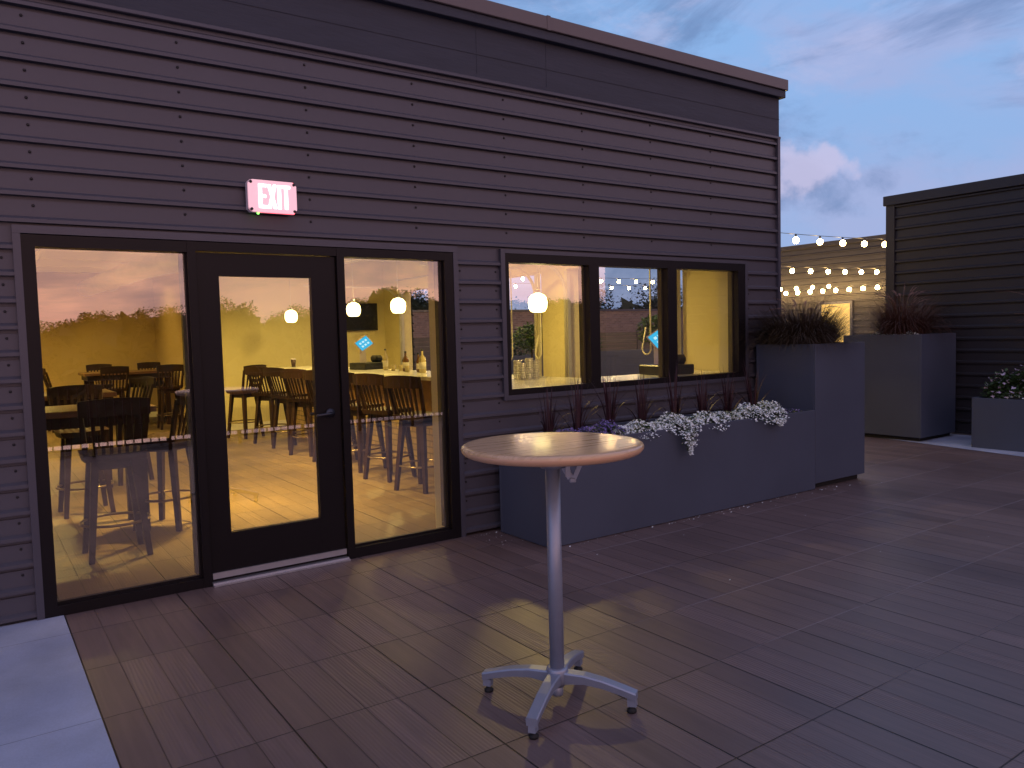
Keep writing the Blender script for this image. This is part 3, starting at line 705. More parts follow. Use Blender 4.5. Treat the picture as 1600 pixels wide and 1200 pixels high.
# spiky purple leaves along the back of the long planter
for i, (x, hh, lab) in enumerate(((3.27, .40, 'purple spiky leaf clump, leftmost of the row in the long planter'), (3.56, .46, 'straight purple spiky clump, second from the left in the long planter'),
        (3.90, .50, 'purple spiky clump with arching side leaves, third from the left in the long planter'), (4.26, .44, 'purple spiky clump with curling leaves, fourth from the left, below the first window mullion'),
        (4.66, .48, 'purple spiky clump standing behind the middle of the white flowers'), (5.01, .44, 'purple spiky clump between the two mounds of white flowers'),
        (5.36, .44, 'purple spiky clump behind the left side of the right white mound'), (5.72, .46, 'rightmost purple spiky clump, beside the tall planter'))):
    random.seed(40+i)
    e = empty('spiky_plant', lab, 'plant', (x, -.40, .70), 0, 'purple spiky plants in the long planter'); g = MB()
    for j in range(34):
        a = random.random()*6.283; out_ = j > 20
        blade(g, (math.cos(a)*.02, math.sin(a)*.02, 0), a, (1.5 if out_ else .25)*random.uniform(.5, 1.3), hh*1.2*random.uniform(.55, 1.05)*(.9 if out_ else 1), (.021 if not out_ else .015)*random.uniform(.6, 1.1), 6, 1.5, start=(.45 if out_ else .12)*random.random())
    g.build('blades', M['spike'], e)
grass('ornamental_grass', 'large dark bushy grass clump in the tall planter at the building corner', 6.52, -.38, 1.30, 5200, .60, .75, 1.7, M['grassdark'], group=None, w=.0048, plumes=14, pl_len=.12, pl_h=.50, seed=3, base=.26)
grass('fountain_grass', 'reddish fountain grass with pale arching plumes in the far tall planter', 10.25, .62, 1.36, 2200, .74, .80, 1.9, M['grassred'], w=.006, plumes=24, pl_len=.22, pl_h=.58, seed=5, base=.26)
grass('fountain_grass', 'fountain grass at the right edge of the photo with a drooping pink plume', 10.1, -1.50, .56, 500, 1.0, .35, 1.2, M['grassred'], w=.008, plumes=16, pl_len=.34, pl_h=1.28, seed=11, base=.15)

def flower_mat(name, label, x, y, z, lx, ly, lz, n, petal, fr=.0105, hang=None, group=None, seed=0, leaves=None, lm=None):
    random.seed(seed)
    e = empty(name, label, 'flowers', (x, y, z), 0, group)
    fo = MB(); bl = MB()
    def pos():
        if hang and random.random() < hang[2]:
            f = random.random(); return Vector((hang[0] + random.gauss(0, .055)*(1.1-f), -ly - .012 - random.random()*.03, -f*hang[1]))
        while True:
            a, b = random.uniform(-1, 1), random.uniform(-1, 1)
            if a*a+b*b < 1: break
        hgt = lz*(1-(a*a+b*b))**.5*(.75+.3*math.sin(a*7+seed)+.15*math.sin(b*9+a*13))
        zz3 = hgt*random.uniform(.75, 1.05)
        p = Vector((a*lx, b*ly, zz3))
        if p.y < -ly*.72: p.z -= (abs(p.y)/ly-.72)*.20
        return p
    for i in range(leaves or n*2):
        p = pos()*random.uniform(.82, .99); a = random.random()*6.28; l = fr*random.uniform(1.2, 2.2); t = random.uniform(-.6, .9)
        d = Vector((math.cos(a), math.sin(a), t)).normalized()*l; s2 = Vector((-math.sin(a), math.cos(a), random.uniform(-.5, .5)))*l*.3
        fo.add([p, p+d*.5+s2, p+d, p+d*.5-s2], [(0, 1, 2, 3)])
    fo.build('foliage', lm or M['leaf'], e)
    for i in range(n):
        p = pos(); nrm = Vector((random.gauss(0, .5), random.gauss(-.35, .5), 1)).normalized(); r = fr*random.uniform(.65, 1.25)
        a0 = nrm.orthogonal().normalized(); b0 = nrm.cross(a0); vs = [p + nrm*r*.15]
        th = random.random()*6.28
        for k in range(8):
            q = r*(1.0 if k % 2 == 0 else .55); vs.append(p + (a0*math.cos(th+k*.785)+b0*math.sin(th+k*.785))*q + nrm*r*random.uniform(-.25, .35))
        bl.add(vs, [(0, 1+k, 1+(k+1) % 8) for k in range(8)])
    bl.build('blossoms', petal, e)
    return e
Wg = 'white flower mounds in the long planter'
flower_mat('alyssum_mound', 'white flower mound at the left end of the white stretch, next to the purple flowers', 4.02, -.60, .745, .24, .16, .085, 760, M['petalwhite'], group=Wg, seed=1)
flower_mat('alyssum_mound', 'white flower mound in mid planter with a long tail hanging down the front', 4.42, -.62, .745, .32, .17, .115, 1600, M['petalwhite'], group=Wg, seed=2, hang=(-.02, .20, .15))
flower_mat('alyssum_mound', 'white flower mound just right of the hanging tail', 4.84, -.62, .745, .24, .15, .10, 760, M['petalwhite'], group=Wg, seed=3)
flower_mat('alyssum_mound', 'thin low patch of white flowers between the two big white mounds', 5.10, -.57, .745, .18, .13, .085, 320, M['petalwhite'], group=Wg, seed=4)
flower_mat('alyssum_mound', 'big rounded white flower mound spilling over the right part of the long planter', 5.52, -.62, .745, .36, .17, .135, 1700, M['petalwhite'], group=Wg, seed=5, hang=(.05, .07, .12))
Pg = 'purple lobelia in the long planter'
flower_mat('lobelia', 'purple flowers at the left end of the long planter behind the table', 3.28, -.52, .75, .26, .18, .075, 420, M['petalpurple'], fr=.010, group=Pg, seed=6)
flower_mat('lobelia', 'purple flowers right of the tabletop, touching the first white mound', 3.72, -.54, .75, .26, .18, .10, 520, M['petalpurple'], fr=.010, group=Pg, seed=7)
flower_mat('lobelia', 'small sparse purple flowers at the foot of the tall planter', 6.0, -.62, .735, .16, .10, .05, 110, M['petalpurple'], fr=.009, group=Pg, seed=8)
flower_mat('alyssum_mound', 'small white flowers round the foot of the reddish grass', 10.05, .60, 1.37, .16, .42, .10, 300, M['petalwhite'], fr=.014, seed=9)
flower_mat('petunia', 'pale petunias standing above leaves in the low planter on the far right', 10.08, -.98, .62, .24, .50, .36, 130, M['petalpink'], fr=.032, seed=10, leaves=2600)
flower_mat('alyssum_mound', 'white flowers trailing at the front of the far right low planter', 9.95, -1.15, .62, .12, .40, .09, 240, M['petalwhite'], fr=.014, seed=12)

random.seed(99); g = MB()
for i in range(150):
    x = 3.1 + 3.9*random.random()**.8; y = -.745 - abs(random.gauss(0, .045)) - .006
    if i > 110: x = random.uniform(2.75, 2.98); y = random.uniform(-.5, -.06)
    if i > 135: x = random.uniform(2, 7); y = random.uniform(-2.6, -.9)
    l = random.uniform(.006, .015); a = random.random()*6.28; p = Vector((x, y, .003)); d = Vector((math.cos(a), math.sin(a), 0))*l; s2 = Vector((-d.y, d.x, .8*l))*.5
    g.add([p, p+d*.6+s2, p+d+Vector((0, 0, .002)), p+d*.5-s2*.5+Vector((0, 0, .002))], [(0, 1, 2, 3)])
tag(g.build('fallen_petals', M['petalwhite']), kind='stuff')

# ------------------------------------------------------------------ neighbouring building (right) and far building
def plain_building(name, label, x, y0, y1, ztop, depth, m, cope, pitch, parts=None, openings=()):
    e = empty(name, label, 'building', (x, y0, 0)); w = MB()
    siding(w, (0, y1-y0), (0, 0), .02, ztop-.14, pitch=pitch, phase=3.081, dep=.022)
    w.add([(0, 0, 0), (depth, 0, 0), (depth, 0, ztop-.14), (0, 0, ztop-.14)], [(0, 1, 2, 3)])
    w.add([(0, y1-y0, 0), (depth, y1-y0, 0), (depth, y1-y0, ztop-.14), (0, y1-y0, ztop-.14)], [(3, 2, 1, 0)])
    w.build('siding', m, e)
    B((-.03, y1-y0-.10, .02), (.04, y1-y0+.03, ztop-.14)).build('corner_trim', m, e)
    B((-.06, -.05, ztop-.14), (depth, y1-y0+.06, ztop), .006).build('coping', cope, e)
    return e
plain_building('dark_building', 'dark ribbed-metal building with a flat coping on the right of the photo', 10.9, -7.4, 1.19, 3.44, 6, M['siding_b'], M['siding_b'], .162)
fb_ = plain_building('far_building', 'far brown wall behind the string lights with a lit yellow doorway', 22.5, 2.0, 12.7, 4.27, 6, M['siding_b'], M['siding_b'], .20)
dw = MB().box((-.05, 6.95, .02), (-.03, 7.95, 2.26)); dwo = dw.build('doorway', M['doorway'], fb_)
MB().box((-.06, 6.87, .02), (-.02, 6.95, 2.34)).box((-.06, 7.95, .02), (-.02, 8.03, 2.34)).box((-.06, 6.95, 2.26), (-.02, 7.95, 2.34)).build('door_frame', M['trim'], fb_)

# brick wall with a boarded fence and a long planter in front of it, beyond the bar
e = empty('brick_wall', 'long red-brick parapet wall seen through the bar windows', 'wall', (24, 20, 0))
B((-17, 0, 0), (22, .3, 2.45)).build('brickwork', M['brick'], e); B((-17, -.04, 2.45), (22, .34, 2.53)).build('cap', M['trim'], e)
e = empty('board_fence', 'low grey slatted fence in front of the brick wall', 'fence', (18, 17, 0)); f_ = MB()
for k in range(10): f_.box((-11, 0, .05+k*.15), (12, .03, .05+k*.15+.135))
f_.build('boards', M['fence'], e)
for x in range(-11, 13, 2): B((x, -.06, 0), (x+.09, -.001, 1.56)).build('post', M['fence'], e)
planter('planter', 'very long grey planter seen through the middle window pane in front of the fence', 10.0, 21, 11.5, 12.3, 1.0, False)
def shrub(name, label, x, y, z, r, n, m, seed, group=None, leaf=.05, pot=None, sq=.8):
    random.seed(seed); e = empty(name, label, 'shrub', (x, y, 0), 0, group); g = MB()
    for i in range(n):
        v = Vector((random.gauss(0, 1), random.gauss(0, 1), random.gauss(0, 1))).normalized()*r*random.random()**.35
        v *= 1+.18*math.sin(v.x*9+seed)*math.cos(v.z*8)
        p = Vector((v.x, v.y, z+v.z*sq)); a = random.random()*6.28; l = leaf*random.uniform(.6, 1.2)
        d = Vector((math.cos(a), math.sin(a), random.uniform(-.5, .8))).normalized()*l; s2 = Vector((-math.sin(a), math.cos(a), random.uniform(-.6, .6)))*l*.28
        g.add([p, p+d*.5+s2, p+d, p+d*.5-s2], [(0, 1, 2, 3)])
    g.build('foliage', m, e)
    if pot:
        MB().lathe([(.13, .002), (.19, .5), (.20, .52), (.17, .52), (.16, .47)], n=20).build('pot', M['planter'], e)
        MB().tube([(0, 0, .45), (.01, 0, 1.0), (0, 0, z)], [.025, .02, .012], 8).build('trunk', M['bark'], e)
    return e
shrub('potted_shrub', 'round bright green potted shrub seen through the right end of the middle pane', 8.2, 3.25, 1.56, .33, 1600, M['leafbright'], 21, 'round potted shrubs on the patio', .07, True)
shrub('potted_shrub', 'round bright green potted shrub seen through the left window pane', 8.2, 6.5, 1.50, .33, 1600, M['leafbright'], 22, 'round potted shrubs on the patio', .07, True)
shrub('potted_shrub', 'leafy dark green potted shrub seen at the right edge of the right-hand pane', 8.0, 9.2, 1.42, .30, 900, M['leaf'], 27, 'round potted shrubs on the patio', .09, True)
for i, (x, lab) in enumerate(((10.9, 'dark shrub behind the long planter, leftmost in the middle pane'), (11.8, 'dark shrub second from the left in the middle pane'), (13.2, 'dark shrub in the middle of the pane before the fence'), (14.3, 'dark shrub left of the glowing tablet'))):
    shrub('planter_shrub', lab, x, 12.0, 1.2, .40, 500, M['leaf'], 30+i, 'dark shrubs in the long patio planter', .09, None, .9)

# tree belts: one mass beyond the brick wall, one behind the viewer (mirrored in the glass)
def treebelt(name, pts, m, seed, leaf=.55, dens=260):
    random.seed(seed); g = MB()
    for (x, y, top, r) in pts:
        g.tube([(x, y, -9), (x+random.uniform(-.4, .4), y, top-r*1.2)], [.35, .15], 6)
        for c in range(13):
            cx, cy, cz = x+random.gauss(0, r*.55), y+random.gauss(0, r*.4), top-r*random.uniform(.6, 2.4)
            rr = r*random.uniform(.42, .75)
            if c == 0: cx, cy, cz = x, y, top-rr
            for i in range(dens):
                v = Vector((random.gauss(0, 1), random.gauss(0, 1), random.gauss(0, 1))).normalized()*rr*random.random()**.4*random.uniform(.85, 1.15)
                p = Vector((cx, cy, cz)) + v; a = random.random()*6.28; l = leaf*random.uniform(.4, 1.1)
                d = Vector((math.cos(a), math.sin(a), random.uniform(-1, 1))).normalized()*l; s2 = Vector((-math.sin(a), math.cos(a), random.uniform(-1, 1))).normalized()*l*.35
                g.add([p, p+d*.5+s2, p+d, p+d*.5-s2], [(0, 1, 2, 3)])
        for i in range(dens):
            p = Vector((x+random.uniform(-r, r), y+random.uniform(-1, 1), random.uniform(-4, top-r*1.0))); a = random.random()*6.28; l = leaf*5
            d = Vector((math.cos(a), .3, random.uniform(-1, 1))).normalized()*l; s2 = Vector((random.uniform(-1, 1), 0, random.uniform(-1, 1))).normalized()*l*.6
            g.add([p, p+s2, p+d, p-s2], [(0, 1, 2, 3)])
    return tag(g.build(name, m), kind='stuff')
random.seed(77)
tops = []
SKY_LINE = [(0, 2.9), (3.1, 3.0), (4.7, 2.9), (5.4, 3.45), (6.9, 3.7), (7.8, 3.6), (9.2, 3.9), (11, 3.6), (13.2, 4.75), (14, 3.9), (15.2, 2.85), (17.2, 3.8), (19.4, 4.0), (22.3, 4.2), (23.5, 4.6), (24.8, 5.2), (26.9, 5.3), (29.6, 4.3), (36, 4.4), (43, 4.7), (47, 4.7), (50, 4.3), (70, 4.6)]
def line_at(x):
    for (x0, z0), (x1, z1) in zip(SKY_LINE, SKY_LINE[1:]):
        if x0 <= x <= x1: return z0 + (z1-z0)*(x-x0)/(x1-x0)
    return 4.0
x = .8
while x < 62:
    tops.append((x, -47+random.uniform(-1.5, 1.5), line_at(x)+random.uniform(-.25, .15), random.uniform(1.0, 1.5))); x += random.uniform(.8, 1.3)
treebelt('distant_trees', tops, M['leafdark'], 5, leaf=.21, dens=420)
tops = []
x = 8
while x < 62:
    tops.append((x, 44+random.uniform(-3, 3), 4.4+1.0*math.sin(x*.3)+random.uniform(-.8, .9), random.uniform(2.2, 3.0))); x += random.uniform(2.0, 3.0)
treebelt('distant_trees', tops, M['leafdark'], 6, leaf=.30, dens=420)

# picket railing and pale curb on the roof edge behind the viewer
e = empty('picket_railing', 'black picket railing on the roof edge, mirrored low in the left glass pane', 'railing', (4, -7.05, 0)); r_ = MB()
r_.box((-12, -.02, 1.03), (7, .02, 1.07)); r_.box((-12, -.015, .11), (7, .015, .14)); r_.build('rail', M['railing'], e)
pk = MB()
for k in range(170): pk.box((-12+k*.112-.009, -.009, .141), (-12+k*.112+.009, .009, 1.029))
for k in range(0, 20): pk.box((-12+k-.022, -.0221, 0), (-12+k+.022, .0221, 1.029))
pk.build('pickets', M['railing'], e)
tag(B((-12, -8.0, -.4), (10.8, -7.35, .09), .01).build('roof_curb', M['curb']), kind='structure')

# ------------------------------------------------------------------ string lights
def strand(label, p0, p1, n, sag, z, r=.032, f0=.0, dz=0):
    e = empty('string_lights', label, 'string lights', (p0[0], p0[1], z), 0, 'warm string lights over the patio')
    d = Vector((p1[0]-p0[0], p1[1]-p0[1], dz)); cab = MB(); P = lambda f: d*f + Vector((0, 0, -sag*4*f*(1-f)))
    cab.tube([P(i/40) for i in range(41)], .005, 4); cab.build('cable', M['blackplastic'], e)
    bm = MB().lathe([(.006, -.052-r*2.0), (r*.7, -.052-r*1.8), (r, -.052-r), (r*.75, -.052-r*.25), (.014, -.05)], n=12)
    sm_ = MB().lathe([(.015, -.05), (.017, -.02), (.012, 0)], n=8)
    proto = protos = None
    for i in range(n):
        f = (i+.5)/n
        if proto is None: proto = bm.build('bulb', M['bulbdim'] if p0[1] < 3 else M['bulb'], e); protos = sm_.build('socket', M['blackplastic'], proto); b_ = proto
        else:
            b_ = proto.copy(); COL.objects.link(b_); b_.parent = e; s3 = protos.copy(); COL.objects.link(s3); s3.parent = b_
        b_.location = P(f)
strand('highest and nearest strand of warm bulbs between the two buildings', (6.7, 2.9), (15.4, 2.85), 13, .12, 3.22, .050)
strand('second strand of warm bulbs, below the highest one', (6.7, 7.4), (22.3, 7.3), 20, .10, 3.20, .056)
strand('lowest strand of warm bulbs running along the far brown wall', (21.8, 5.2), (21.8, 12.4), 16, .03, 2.80, .060)
strand('short strand of three visible bulbs just above the lowest strand', (21.75, 8.95), (18.8, 13.2), 11, .05, 2.90, .052)
strand('strand of bulbs seen in the middle window pane, upper row', (6.7, 11.9), (22.3, 12.2), 22, .12, 3.25, .045)
strand('strand of bulbs seen in the middle window pane, lower row', (6.7, 14.2), (24, 14.4), 22, .12, 3.22, .045)

# ------------------------------------------------------------------ interior: bar
bar = empty('bar_counter', 'long bar with white stone top and wood-panelled front inside the lounge', 'bar counter', (4.3, 4, 0))
ct = MB(); ct.box((-.38, -3.70, 1.055), (.40, 4.2, 1.10), 0, .006); ct.box((-1.1, -3.87, 1.056), (2.05, -3.1, 1.101), 0, .006); ct.f = ct.f
ct2 = MB(); ct2.box((-.38, -3.095, 1.055), (.40, 4.2, 1.10), 0, .006); ct2.build('worktop', M['quartz'], bar)
B((-1.1, -3.71, 1.055), (2.05, -3.096, 1.10), .006).build('window_ledge', M['quartz'], bar)
B((-.16, -3.05, .62), (.3, 4.15, 1.054)).build('panelled_front', M['barwood'], bar)
B((-.15, -3.05, 0), (.3, 4.15, .619)).build('tiled_front', M['barstone'], bar)
B((.9, -3.70, 0), (2.0, -3.15, 1.054)).build('cabinet', M['barwood'], bar)
B((1.2, -1.0, 0), (1.75, 3.9, .90), .01).build('back_counter', M['brushed'], bar)

# stool prototype: faces +Y, origin at the floor
def make_stool(label):
    e = empty('bar_stool', label, 'bar stool', (0, 0, 0), 0, 'dark wooden bar stools in the lounge')
    st = MB(); n = 10; vs = []      # scooped seat
    for i in range(n+1):
        for j in range(n+1):
            u, v = i/n*2-1, j/n*2-1; k = 1-.08*(v*v)*(1 if v < 0 else .4)
            vs.append((u*.215*k*(1-.05*v), v*.205, .775-.014*math.exp(-(u*u*3+v*v*2.5))+.006*abs(u)))
    nt_ = len(vs)
    for i in range(n+1):
        for j in range(n+1):
            u, v = i/n*2-1, j/n*2-1; k = 1-.08*(v*v); vs.append((u*.20*k*(1-.05*v), v*.19, .728))
    fs = []
    for i in range(n):
        for j in range(n):
            a = i*(n+1)+j; fs.append((a, a+n+1, a+n+2, a+1)); fs.append((nt_+a, nt_+a+1, nt_+a+n+2, nt_+a+n+1))
    for i in range(n):
        for a, b in ((i*(n+1), (i+1)*(n+1)), ((i+1)*(n+1)+n, i*(n+1)+n)): fs.append((a, a+nt_, b+nt_, b))
        for a, b in ((i+1, i), (n*(n+1)+i, n*(n+1)+i+1)): fs.append((a, a+nt_, b+nt_, b))
    st.add(vs, [f[::-1] for f in fs]); st.build('seat', M['stoolwood'], e)
    B((-.13, -.13, .655), (.13, .13, .727), .01).build('swivel_box', M['stoolwood'], e)
    bk = MB()
    for sx in (-1, 1): bk.beam((sx*.185, -.165, .765), (sx*.215, -.250, 1.10), .034, .030, .030, .026)
    q = 12; vs = []                 # curved top rail, bowed back in the middle
    for i in range(q+1):
        u = i/q*2-1; xb = u*.232; yb = -.262 - .035*(1-u*u); zt2 = 1.168+.016*(1-u*u)
        for dy, zz4 in ((-.016, 1.055), (.014, 1.055), (.002, zt2), (-.026, zt2)): vs.append((xb, yb+dy, zz4))
    fs = [(3, 2, 1, 0), (q*4, q*4+1, q*4+2, q*4+3)]
    for i in range(q):
        for k in range(4): fs.append((i*4+k, i*4+(k+1) % 4, (i+1)*4+(k+1) % 4, (i+1)*4+k))
    bk.add(vs, fs); bk.build('backrest', M['stoolwood'], e)
    for k in range(6):
        u = -1+2*(k+1)/7
        MB().beam((u*.175, -.180-.008*(1-u*u), .765), (u*.205, -.258-.033*(1-u*u), 1.09), .022, .012, .026, .012, up=(0, 1, 0)).build('slat', M['stoolwood'], e)
    for sx in (-1, 1):
        for sy in (-1, 1):
            MB().beam((sx*.128, sy*.128, .725), (sx*.192, sy*.192, .0), .052, .052, .036, .036, up=(0, 1, 0)).build('leg', M['stoolwood'], e)
    MB().tube([(.232*math.cos(a*math.pi/14), .232*math.sin(a*math.pi/14), .26) for a in range(28)], .010, 8, closed=True).build('foot_ring', M['ring'], e)
    return e
stools = [  # x, y, facing angle from +X in degrees, label
 (3.38, 1.88, 22, 'bar stool nearest the wall at the bar, far right in the right-hand pane'),
 (3.40, 2.68, 18, 'bar stool at the bar, second from the right in the right-hand pane'),
 (3.42, 3.45, 15, 'bar stool at the bar, third from the right, beside the door frame'),
 (3.42, 4.28, 20, 'bar stool at the bar mostly hidden behind the door edge'),
 (3.40, 5.10, 24, 'bar stool at the bar just left of the door handle'),
 (3.42, 5.90, 18, 'bar stool at the bar in the middle of the door pane'),
 (3.40, 6.70, 26, 'bar stool at the bar, second from the left in the door pane'),
 (3.28, 7.72, 118, 'turned bar stool at the far end of the bar, leftmost in the door pane'),
 (.46, 1.25, 90, 'bar stool closest to the left pane, its back to the glass'),
 (.97, 1.95, 138, 'bar stool turned sideways beside the frame of the left pane'),
 (.46, 3.06, 272, 'bar stool on the far side of the nearest high table'),
 (1.03, 4.60, 205, 'grey-lit bar stool at the right end of the second high table'),
 (1.76, 10.5, 90, 'left bar stool on the near side of the furthest table'),
 (2.64, 10.2, 88, 'right bar stool on the near side of the furthest table'),
 (1.80, 12.28, 270, 'left bar stool behind the furthest table against the back wall'),
 (2.73, 12.28, 268, 'right bar stool behind the furthest table against the back wall'),
 (1.00, 11.3, 5, 'bar stool at the left end of the furthest table, seen side on'),
]
proto = None
for (x, y, a, lab) in stools:
    if proto is None: proto = make_stool(lab); o = proto
    else: o = copy_tree(proto, lab)
    o.location = (x, y, 0); o.rotation_euler = (0, 0, R(a-90))
def high_table(label, x0, x1, y0, y1, h=1.05):
    cx, cy = (x0+x1)/2, (y0+y1)/2; e = empty('high_table', label, 'table', (cx, cy, 0), 0, 'high wooden tables in the lounge')
    X, Y = (x1-x0)/2, (y1-y0)/2
    B((-X, -Y, h-.05), (X, Y, h), .006).build('tabletop', M['tablewood'], e)
    a = MB(); a.box((-X+.05, -Y+.05, h-.14), (X-.05, -Y+.075, h-.051)); a.box((-X+.05, Y-.075, h-.14), (X-.05, Y-.05, h-.051))
    a.box((-X+.05, -Y+.076, h-.14), (-X+.075, Y-.076, h-.051)); a.box((X-.075, -Y+.076, h-.14), (X-.05, Y-.076, h-.051)); a.build('apron', M['stoolwood'], e)
    for sx in (-1, 1):
        for sy in (-1, 1): MB().box((sx*(X-.12)-.04, sy*(Y-.12)-.04, 0), (sx*(X-.12)+.04, sy*(Y-.12)+.04, h-.145)).build('leg', M['stoolwood'], e)
high_table('nearest high wooden table behind the left pane', -.75, .88, 1.78, 2.55)
high_table('second high wooden table further back behind the left pane', -.75, .93, 4.2, 5.0)
high_table('furthest high wooden table near the back wall', 1.35, 3.25, 10.85, 11.85) if False else high_table('furthest high wooden table near the back wall', 1.35, 2.88, 10.85, 11.85)

# pendants over the bar (thing > cord, shade); light comes from the glass
def point(name, loc, energy, col=(1, .74, .30), r=.1, parent=None):
    l = bpy.data.lights.new(name, 'POINT'); l.energy = energy; l.color = col; l.shadow_soft_size = r
    o = bpy.data.objects.new(name, l); COL.objects.link(o); o.location = loc
    if parent: o.parent = parent
    return o
pend = [(4.49, 6.0, 2.0, 'lit white glass pendant over the bar, left one in the right-hand pane'), (4.60, 4.72, 2.0, 'lit white glass pendant over the bar, right one in the right-hand pane'),
        (4.25, 8.1, 1.97, 'lit white glass pendant seen through the door pane'), (4.86, 1.82, 1.90, 'lit white glass pendant in the left pane of the service window')]
for i, (x, y, z, lab) in enumerate(pend):
    e = empty('pendant_lamp', lab, 'lamp', (x, y, z), 0, 'white glass pendants over the bar')
    MB().lathe([(.045, -.105), (.075, -.098), (.10, -.06), (.108, 0), (.098, .055), (.07, .09), (.03, .105)], n=28).build('shade', M['pendant'], e)
    MB().tube([(0, 0, .14), (0, 0, 3.19-z)], .004, 6).build('cord', M['rope'], e)
    MB().lathe([(.03, .1055), (.032, .12), (.018, .15)], n=14).build('cap', M['brushed'], e)
dl = [(2.1, 11.4, 3.0, 'only visible round ceiling downlight, high in the left pane'), (.0, 3.4, 3.0, ''), (2.6, 4.2, 3.0, ''), (.2, 6.6, 3.0, ''), (2.2, 6.6, 3.0, ''), (0.2, 10.4, 3.0, ''), (5.3, 6.3, 3.0, ''), (5.3, 2.4, 3.0, ''), (1.85, 2.4, 3.0, ''), (2.3, .85, 3.0, '')]
for i, (x, y, z, lab) in enumerate(dl):  # only the first is seen; the others are added to light the room
    e = empty('downlight', lab or 'added unseen ceiling downlight ' + ['', 'over the nearest high table', 'in mid room between tables and bar stools', 'left of the second high table', 'between the second table and the far end of the bar', 'at the left of the furthest table', 'behind the bar next to the patio opening', 'over the ledge of the service window', 'nearest to the glazed door', 'that throws spill onto the deck, just inside the right-hand pane'][i], 'light', (x, y, z), 0, 'recessed downlights in the lounge ceiling')
    MB().lathe([(.075, -.012), (.078, -.004), (.078, 0)], n=20).build('lens', M['downlight'], e)
    MB().lathe([(.078, -.014), (.10, -.012), (.10, .0), (.078, .002)], n=20).build('trim_ring', M['ceiling'], e)
    l = bpy.data.lights.new('downlight_beam', 'AREA'); l.shape = 'DISK'; l.size = .24 if y > 2 else .6; l.energy = (3.5 if y < 2 else 12 if x < .1 and y < 5 else 110 if x > 5 else 118 if y < 5 else 118) if i else 14; l.color = (1, .70, .19); l.spread = R(134 if y < 2 else 150 if x > 5 else 84 if y < 5 else 146)  # the lamp nearest the glass is added for warm spill on the deck
    o = bpy.data.objects.new('downlight_beam', l); COL.objects.link(o); o.parent = e; o.location = (0, 0, -.02)

# television
e = empty('television', 'black flat television on the back wall behind the bar, left of the patio opening', 'television', (5.75, 8.86, 1.97))
MB().box((-.47, -.03, -.26), (.47, .03, .26), 0, .006).build('casing', M['blackplastic'], e); B((-.455, -.0325, -.24), (.455, -.0305, .245)).build('screen', M['tv'], e)

# cash registers with tilted tablets
def register(label, x, y, z, rz):
    e = empty('cash_register', label, 'cash register', (x, y, z), rz, 'tablet cash registers on the bar')
    B((-.21, -.2, 0), (.21, .2, .10), .01).build('cash_drawer', M['blackplastic'], e)
    pr = MB(); pr.box((.06, -.12, .10), (.19, .06, .20), 0, .03); pr.build('receipt_printer', M['blackplastic'], e)
    MB().beam((-.08, .02, .10), (-.06, .06, .30), .10, .012, .08, .012).build('tablet_stand', M['whiteplastic'], e)
    tb_ = MB(); tb_.box((-.125, -.006, -.09), (.125, .006, .09), 0, .004); t = tb_.build('tablet', M['whiteplastic'], e)
    t.location = (-.05, .03, .38); t.rotation_euler = (R(-32), R(-28), 0)
    B((-.112, -.0085, -.078), (.112, -.0065, .078)).build('screen', M['screen'], t)
    ic = MB()
    for i in range(3):
        for j in range(2): ic.box((-.07+i*.055, -.0092, -.045+j*.055), (-.035+i*.055, -.0086, -.015+j*.055))
    ic.build('screen_icons', M['screenlight'], t)
register('black cash register with tilted blue tablet on the bar behind the right-hand pane', 4.50, 5.55, 1.102, R(12))
register('black cash register with blue tablet on the ledge behind the right window pane', 5.62, .62, 1.102, R(-8))

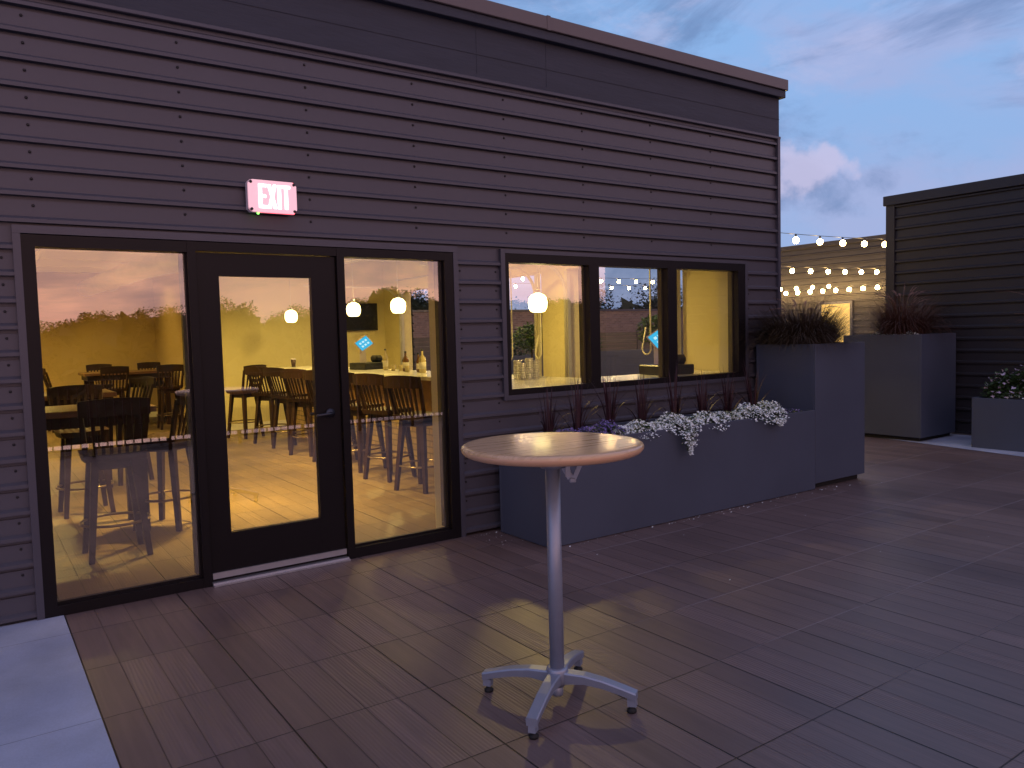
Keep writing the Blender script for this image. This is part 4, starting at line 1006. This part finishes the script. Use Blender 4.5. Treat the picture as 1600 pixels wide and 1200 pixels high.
# bottles, cups, glasses
def bottle(label, x, y, h, m, r=.037, z=1.101):
    e = empty('bottle', label, 'bottle', (x, y, z), 0, 'bottles on the bar')
    MB().lathe([(r*.9, 0), (r, .01), (r, h*.55), (r*.8, h*.64), (.014, h*.76), (.013, h*.93)], n=16).build('glass_body', m, e)
    MB().lathe([(.016, h*.93), (.017, h*.94), (.015, h)], n=12).build('cap', M['blackplastic'], e)
    MB().lathe([(r+.001, h*.16), (r+.001, h*.45)], n=16).build('label', M['label'], e)
bottle('tall pale bottle beside the cash register', 4.50, 4.98, .30, M['bottle_clear'])
bottle('squat amber bottle in the middle of the bottle row', 4.46, 4.28, .27, M['bottle_amber'], .045)
bottle('slim amber bottle left of the dark-capped one', 4.43, 3.86, .25, M['bottle_amber'], .028)
bottle('large pale bottle with dark cap at the right end of the row', 4.38, 3.66, .30, M['bottle_clear'], .046)
for i, (x, y) in enumerate(((4.44, 4.62), (4.50, 4.50), (4.40, 4.12))):
    g = empty('tumbler', ('short tumbler left of the squat bottle', 'short tumbler just beside the squat bottle', 'short tumbler right of the squat bottle')[i], 'glass', (x, y, 1.101), 0, 'short tumblers among the bottles')
    MB().lathe([(.030, 0), (.036, .08), (.034, .08), (.028, .008)], n=14).build('bowl', M['bottle_clear'], g)
e = empty('drink_cup', 'dark drink cup with a pale lid standing on the bar behind the door pane', 'cup', (4.22, 8.0, 1.101))
MB().lathe([(.032, 0), (.044, .12)], n=18).build('cup_body', M['cup'], e); MB().lathe([(.045, .121), (.045, .135), (.03, .15)], n=18).build('lid', M['whiteplastic'], e)
e = empty('cup_stack', 'tall stack of clear plastic cups behind the left window pane', 'cups', (4.30, 1.25, 1.101))
for k in range(5):
    c = MB(); ox, oy = (k % 3)*.085-.08, (k//3)*.09; prof = []
    nn = (7, 9, 8, 8, 6)[k]
    for j in range(nn): prof += [(.036, j*.024), (.043, j*.024+.021)]
    c.lathe(prof, (ox, oy, 0), 14, smooth=False); c.build('cup_column', M['cupwhite'], e)
for i in range(4):
    e = empty('wine_glass', ('upturned wine glass nearest the cup stack', 'second upturned wine glass from the cup stack', 'third upturned wine glass from the cup stack', 'upturned wine glass furthest from the cup stack')[i], 'glass', (4.42+i*.085, 1.62+.05*i, 1.101), 0, 'upturned wine glasses behind the left pane')
    MB().lathe([(.030, 0), (.038, .04), (.030, .085), (.006, .10), (.004, .17), (.034, .178), (.034, .181)], n=16).build('glass_body', M['clearglass'], e)
